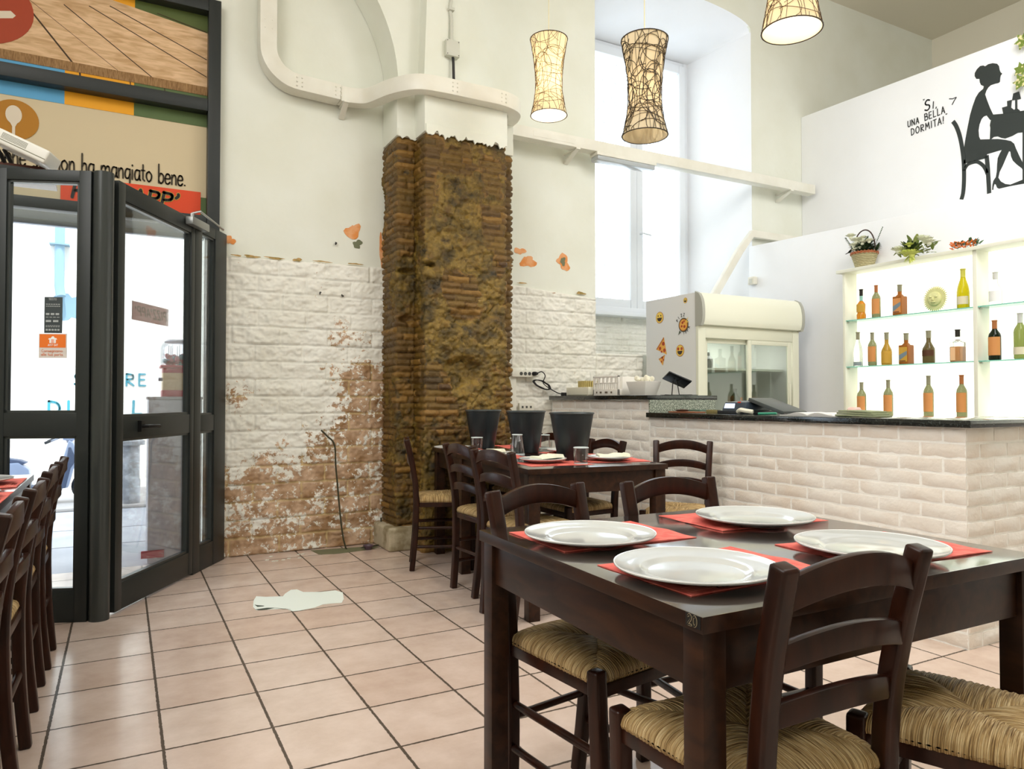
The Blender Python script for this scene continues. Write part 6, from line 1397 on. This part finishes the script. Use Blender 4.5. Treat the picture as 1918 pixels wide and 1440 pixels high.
wp_ = [(0.6434, 4.1775), (0.6702, 4.2606), (0.713, 4.2252), (0.8015, 4.19), (0.823, 4.2415), (0.8688, 4.3083), (0.9012, 4.3042), (0.9211, 4.2275), (1.0069, 4.1813), (1.0911, 4.1754), (1.1166, 4.1094), (1.0863, 3.9754), (1.0564, 3.9082), (1.0156, 3.9184), (0.9599, 3.9253), (0.908, 3.8853), (0.821, 3.8662), (0.7897, 3.8722), (0.7675, 3.9387), (0.6268, 3.9815), (0.6214, 4.0506)]
at(stk, MB().prism(wp_, (0, 0, .0006), (1, 0, 0), (0, 1, 0), .0012).build('film', mk('sticker_film_white', srgb(236, 244, 236), .4)))
m_ = MB(); 
for pl in ([(0.6352, 4.0879), (0.6461, 4.0705), (0.677, 4.0425), (0.6703, 4.0348), (0.6412, 4.0392)], [(0.6233, 3.9934), (0.6826, 3.9946), (0.7197, 3.9746), (0.6774, 3.9643), (0.6389, 3.9741)], [(0.7197, 3.9746), (0.7881, 3.9048), (0.7531, 3.9346)]): m_.prism(pl, (0, 0, .002), (1, 0, 0), (0, 1, 0), .0008)
at(stk, m_.build('dark_scraps', mk('scrap_dark', srgb(48, 66, 56), .5)))
m_ = MB(); rs = random.Random(4)
for k in range(9):
    x = rs.uniform(.85, 1.15); y = rs.uniform(5.10, 5.30); m_.prism([(x, y), (x+.02, y-.006), (x+.03, y+.008), (x+.01, y+.012)], (0, 0, .0004), (1, 0, 0), (0, 1, 0), .003)
t = m_.build('plaster_crumbs', plaster); tag(t, 'white crumbs of fallen plaster scattered along the wall foot', 'crumbs', kind='stuff')

# ================================================================== STREET OUTSIDE
pave = mk('street_stone', srgb(190, 190, 196), .8, var=(3, srgb(172, 172, 180), .35, .7), bump=(20, .2))
struct(MB().box(-6, 3, 5.41, 12.5, -.12, -.004).build('ground', pave))
jm = MB()
for y in (6.35, 7.15): jm.box(-6, 3, y, y+.012, -.004, -.002)
struct(jm.build('ground_joints', mk('joint_grey', srgb(140, 140, 146), .9)))
kb = MB().box(-6, 3, 8.35, 12, -.004, .03).build('ground_kerb', mk('kerb_stone', srgb(184, 178, 176), .8, bump=(15, .3)), bevel=.015); struct(kb)
sw = mk('street_wall_plaster', srgb(240, 236, 228), .85, var=(1.2, srgb(232, 226, 220), .3, .7))
struct(MB().box(-6, 3, 10.0, 10.2, 0, 7).build('wall_across_street', sw))
grf = thing('graffiti', 'teal spray-painted letters on the white wall across the street', 'graffiti', (-.3, 9.99, 1.2)); gm = mk('graffiti_teal', srgb(60, 150, 170), .7)
def gtext(txt, x, z, w_, h, pen):
    m_ = MB(); text_strokes(m_, txt, (x, 9.994, z), (1, 0, 0), (0, 0, 1), h, pen, .002, width=w_, gap=.25); at(grf, m_.build('lettering', gm))
gtext('SALORE', -.50, 1.27, .76, .14, .022); gtext('DIP. . L', -.76, .92, .98, .16, .028)
dp = thing('downpipe', 'pale blue drainpipe ending in a splash of paint on the wall across the street', 'pipe', (-.66, 9.93, 2.3)); dpm = mk('pipe_pale_blue', srgb(124, 152, 170), .5)
at(dp, MB().tube([(-.66, 9.93, 5.5), (-.66, 9.93, 2.42), (-.64, 9.90, 2.30)], .05, 14).build('tube', dpm, smooth=True, auto=50)); at(dp, MB().box(-.76, -.56, 9.86, 9.995, 2.90, 2.915).build('clamp', dpm))
at(dp, MB().prism([(-.60+.17*math.cos(2*PI*i/22)*(1+.15*math.sin(3*i)), 2.19+.15*math.sin(2*PI*i/22)*(1+.18*math.cos(2.3*i))) for i in range(22)], (0, 9.998, 0), (1, 0, 0), (0, 0, 1), .002).build('splash', dpm))
bo = thing('bollard', 'grey metal street bollard on the pavement seen through the glass door', 'bollard', (.11, 8.55, .03)); bom = mk('bollard_grey', srgb(140, 142, 148), .6, var=(12, srgb(176, 178, 184), .45, .6))
at(bo, MB().lathe([(.0001, 0), (.085, 0), (.085, .24), (.078, .25), (.078, .60), (.0001, .60)], 24, c=(.09, 8.5, .03)).build('post', bom, smooth=True, auto=40)); at(bo, MB().lathe([(.078, .595), (.125, .60), (.125, .64), (.06, .67), (.0001, .67)], 24, c=(.09, 8.5, .03)).build('cap', bom, smooth=True, auto=40))
# white cabinet with the sweets dispenser
cb = MB().box(.158, .49, 5.46, 5.80, -.003, 1.10).build('cabinet', mk('cabinet_white', srgb(206, 206, 214), .5), bevel=.004); tag(cb, 'plain white cabinet outside the door with the sweets dispenser on top', 'cabinet')
at(cb, MB().box(.15, .495, 5.452, 5.81, 1.10, 1.118).build('top', mk('cabinet_top_grey', srgb(176, 172, 180), .5), bevel=.003)); at(cb, MB().box(.12, .26, 5.450, 5.4595, .035, .085).build('red_label', mk('label_red', srgb(196, 60, 90), .5)))
gd = thing('sweets_dispenser', 'red and yellow lollipop dispenser with a clear dome on the white cabinet', 'dispenser', (.345, 5.62, 1.119))
rd = mk('dispenser_red', srgb(206, 50, 80), .35); z0 = 1.119; gc = (.345, 5.62)
m_ = MB(); m_.box(gc[0]-.105, gc[0]+.105, gc[1]-.10, gc[1]+.10, z0, z0+.045); m_.box(gc[0]-.10, gc[0]+.10, gc[1]-.095, gc[1]+.095, z0+.165, z0+.20); m_.box(gc[0]-.115, gc[0]+.115, gc[1]-.11, gc[1]+.11, z0+.20, z0+.218); at(gd, m_.build('red_trim', rd, bevel=.006))
m_ = MB(); m_.box(gc[0]-.10, gc[0]+.10, gc[1]-.095, gc[1]+.095, z0+.045, z0+.165); at(gd, m_.build('body', mk('dispenser_yellow', srgb(236, 200, 150), .4), bevel=.004))
m_ = MB(); m_.tube([(gc[0]-.10, gc[1]-.05, z0+.12), (gc[0]-.125, gc[1]-.05, z0+.12)], .012, 8); at(gd, m_.build('knob', mk('knob_blue', srgb(80, 90, 140), .4), smooth=True))
m_ = MB(); m_.lathe([(.112, .218), (.114, .34), (.10, .375), (.085, .385)], 28, c=(*gc, z0)); at(gd, m_.build('dome', glass_mat('dome_clear', (.92, .94, .98), .4), smooth=True)); m_ = MB(); m_.lathe([(.0001, .40), (.07, .40), (.09, .385), (.085, .378), (.0001, .378)][::-1], 28, c=(*gc, z0)); at(gd, m_.build('lid', mk('lid_grey', srgb(196, 192, 206), .4), smooth=True, auto=40))
cols = [mk('sweet_teal', srgb(70, 140, 150), .3), mk('sweet_pink', srgb(224, 110, 130), .3), mk('sweet_red', srgb(200, 50, 60), .3)]
rs = random.Random(8)
sw_g = [MB(), MB(), MB()]
for k in range(60):
    a = rs.uniform(0, 6.28); r_ = rs.uniform(.02, .09); z = z0+.225+rs.uniform(0, .065); sw_g[k % 3].ball((gc[0]+r_*math.cos(a), gc[1]+r_*math.sin(a), z), .016, 6); 
for q, m_ in enumerate(sw_g): 
    t = m_.build('lollipops', cols[q], smooth=True); at(gd, t); t['kind'] = 'stuff'
m_ = MB()
for k in range(8): a = k*.8; m_.tube([(gc[0]+.06*math.cos(a), gc[1]+.06*math.sin(a), z0+.27), (gc[0]+.06*math.cos(a), gc[1]+.06*math.sin(a), z0+.36)], .002, 4)
t = at(gd, m_.build('lollipop_sticks', mk('stick_white', srgb(230, 225, 235), .6))); t['kind'] = 'stuff'
# roller shutter box above the doorway, outside
rsb = thing('roller_shutter', 'pale blue-grey roller shutter rolled up outside above the glass door', 'shutter', (-.9, 5.85, 2.29)); rsm = mk('shutter_blue_grey', srgb(196, 206, 224), .5)
m_ = MB()
for k in range(7): m_.box(-2.6, .52, 5.78, 5.80, 2.31+k*.085, 2.31+k*.085+.078)
at(rsb, m_.build('slats', rsm, bevel=.006)); at(rsb, MB().box(-2.6, .52, 5.765, 5.815, 2.275, 2.312).build('bottom_bar', mk('shutter_bar', srgb(150, 158, 172), .4, metal=.5), bevel=.006))
m_ = MB(); m_.box(.53, .62, 5.75, 5.82, 0, 2.95); at(rsb, m_.build('guide_rail', rsm))
# parked scooter
sc_ = thing('scooter', 'pale scooter parked across the street seen through the entrance glass', 'scooter', (-.70, 8.9, .03))
sc_.scale = (.72, .72, .72)
body_m = mk('scooter_pale_blue', srgb(150, 162, 190), .3); seat_m = mk('scooter_grey', srgb(72, 84, 112), .5); tyre = mk('tyre_dark', srgb(40, 44, 52), .7); chrome = mk('scooter_metal', srgb(130, 136, 150), .3, metal=.6)
SX, SY, SZ = -.70, 8.9, .03
def so(p): return (SX+p[0], SY+p[1], SZ+p[2])
for x in (-.62, .55):
    m_ = MB(); Mr = Matrix.Translation(so((x, 0, .22))) @ Matrix.Rotation(PI/2, 4, 'X'); ring = [(.17+.05*math.cos(2*PI*i/12), .045*math.sin(2*PI*i/12)) for i in range(12)]; m_.lathe(ring, 32, M=Mr, close=True); w_ = at(sc_, m_.build('wheel', tyre, smooth=True))
    m_ = MB(); m_.lathe([(.0001, -.03), (.12, -.03), (.125, 0), (.12, .03), (.0001, .03)], 20, M=Mr); h_ = m_.build('hub', chrome, smooth=True, auto=40); h_.parent = w_
def hull(pts, w_, name, mt_, bev=.02):
    m_ = MB(); m_.prism([(SX+a, SZ+b_) for a, b_ in pts], (0, SY+w_/2, 0), (1, 0, 0), (0, 0, 1), w_); return at(sc_, m_.build(name, mt_, bevel=bev, seg=3))
hull([(-.85, .42), (-.80, .58), (-.30, .60), (-.18, .50), (-.15, .24), (-.38, .20), (-.45, .36), (-.78, .36)], .26, 'rear_body', body_m)
hull([(-.84, .585), (-.80, .655), (-.62, .68), (-.45, .665), (-.28, .63), (-.20, .59), (-.28, .56), (-.50, .575)], .24, 'seat', seat_m)
hull([(-.20, .16), (-.20, .26), (.18, .26), (.22, .16)], .30, 'floorboard', seat_m)
hull([(.17, .20), (.13, .30), (.22, .60), (.30, .90), (.36, .86), (.44, .62), (.36, .48), (.30, .22)], .34, 'front_shield', body_m)
hull([(.20, .22), (.27, .56), (.30, .80), (.33, .80), (.40, .62), (.33, .50), (.27, .22)], .36, 'leg_shield_inner', seat_m, .01)
hull([(.36, .30), (.40, .42), (.55, .47), (.72, .40), (.76, .30), (.66, .36), (.55, .40), (.45, .36)], .14, 'front_mudguard', body_m, .01)
m_ = MB(); m_.tube([so((.30, 0, .86)), so((.27, 0, .96))], .03, 10); m_.tube(smoothpath([so((.10, -.30, .90)), so((.17, -.20, .93)), so((.27, 0, .97)), so((.17, .20, .93)), so((.10, .30, .90))], 5), .014, 8); m_.tube([so((.40, .0, .60)), so((.55, 0, .22))], .028, 10); m_.tube([so((.30, -.20, .93)), so((.38, -.28, 1.05))], .006, 6); m_.ball(so((.38, -.28, 1.07)), .05, 10, sc=(.5, 1, .7)); at(sc_, m_.build('handlebar', chrome, smooth=True, auto=40))
hull([(.22, .90), (.24, 1.0), (.34, 1.0), (.40, .92), (.34, .88)], .16, 'headlight_cowl', body_m, .015)
m_ = MB(); m_.tube([so((.02, -.27, .87)), so((.13, -.22, .92))], .020, 8); m_.tube([so((.02, .27, .87)), so((.13, .22, .92))], .020, 8); at(sc_, m_.build('hand_grips', tyre, smooth=True))
m_ = MB(); m_.tube([so((-.05, .10, .16)), so((-.12, .20, 0.0))], .012, 6); at(sc_, m_.build('side_stand', chrome))
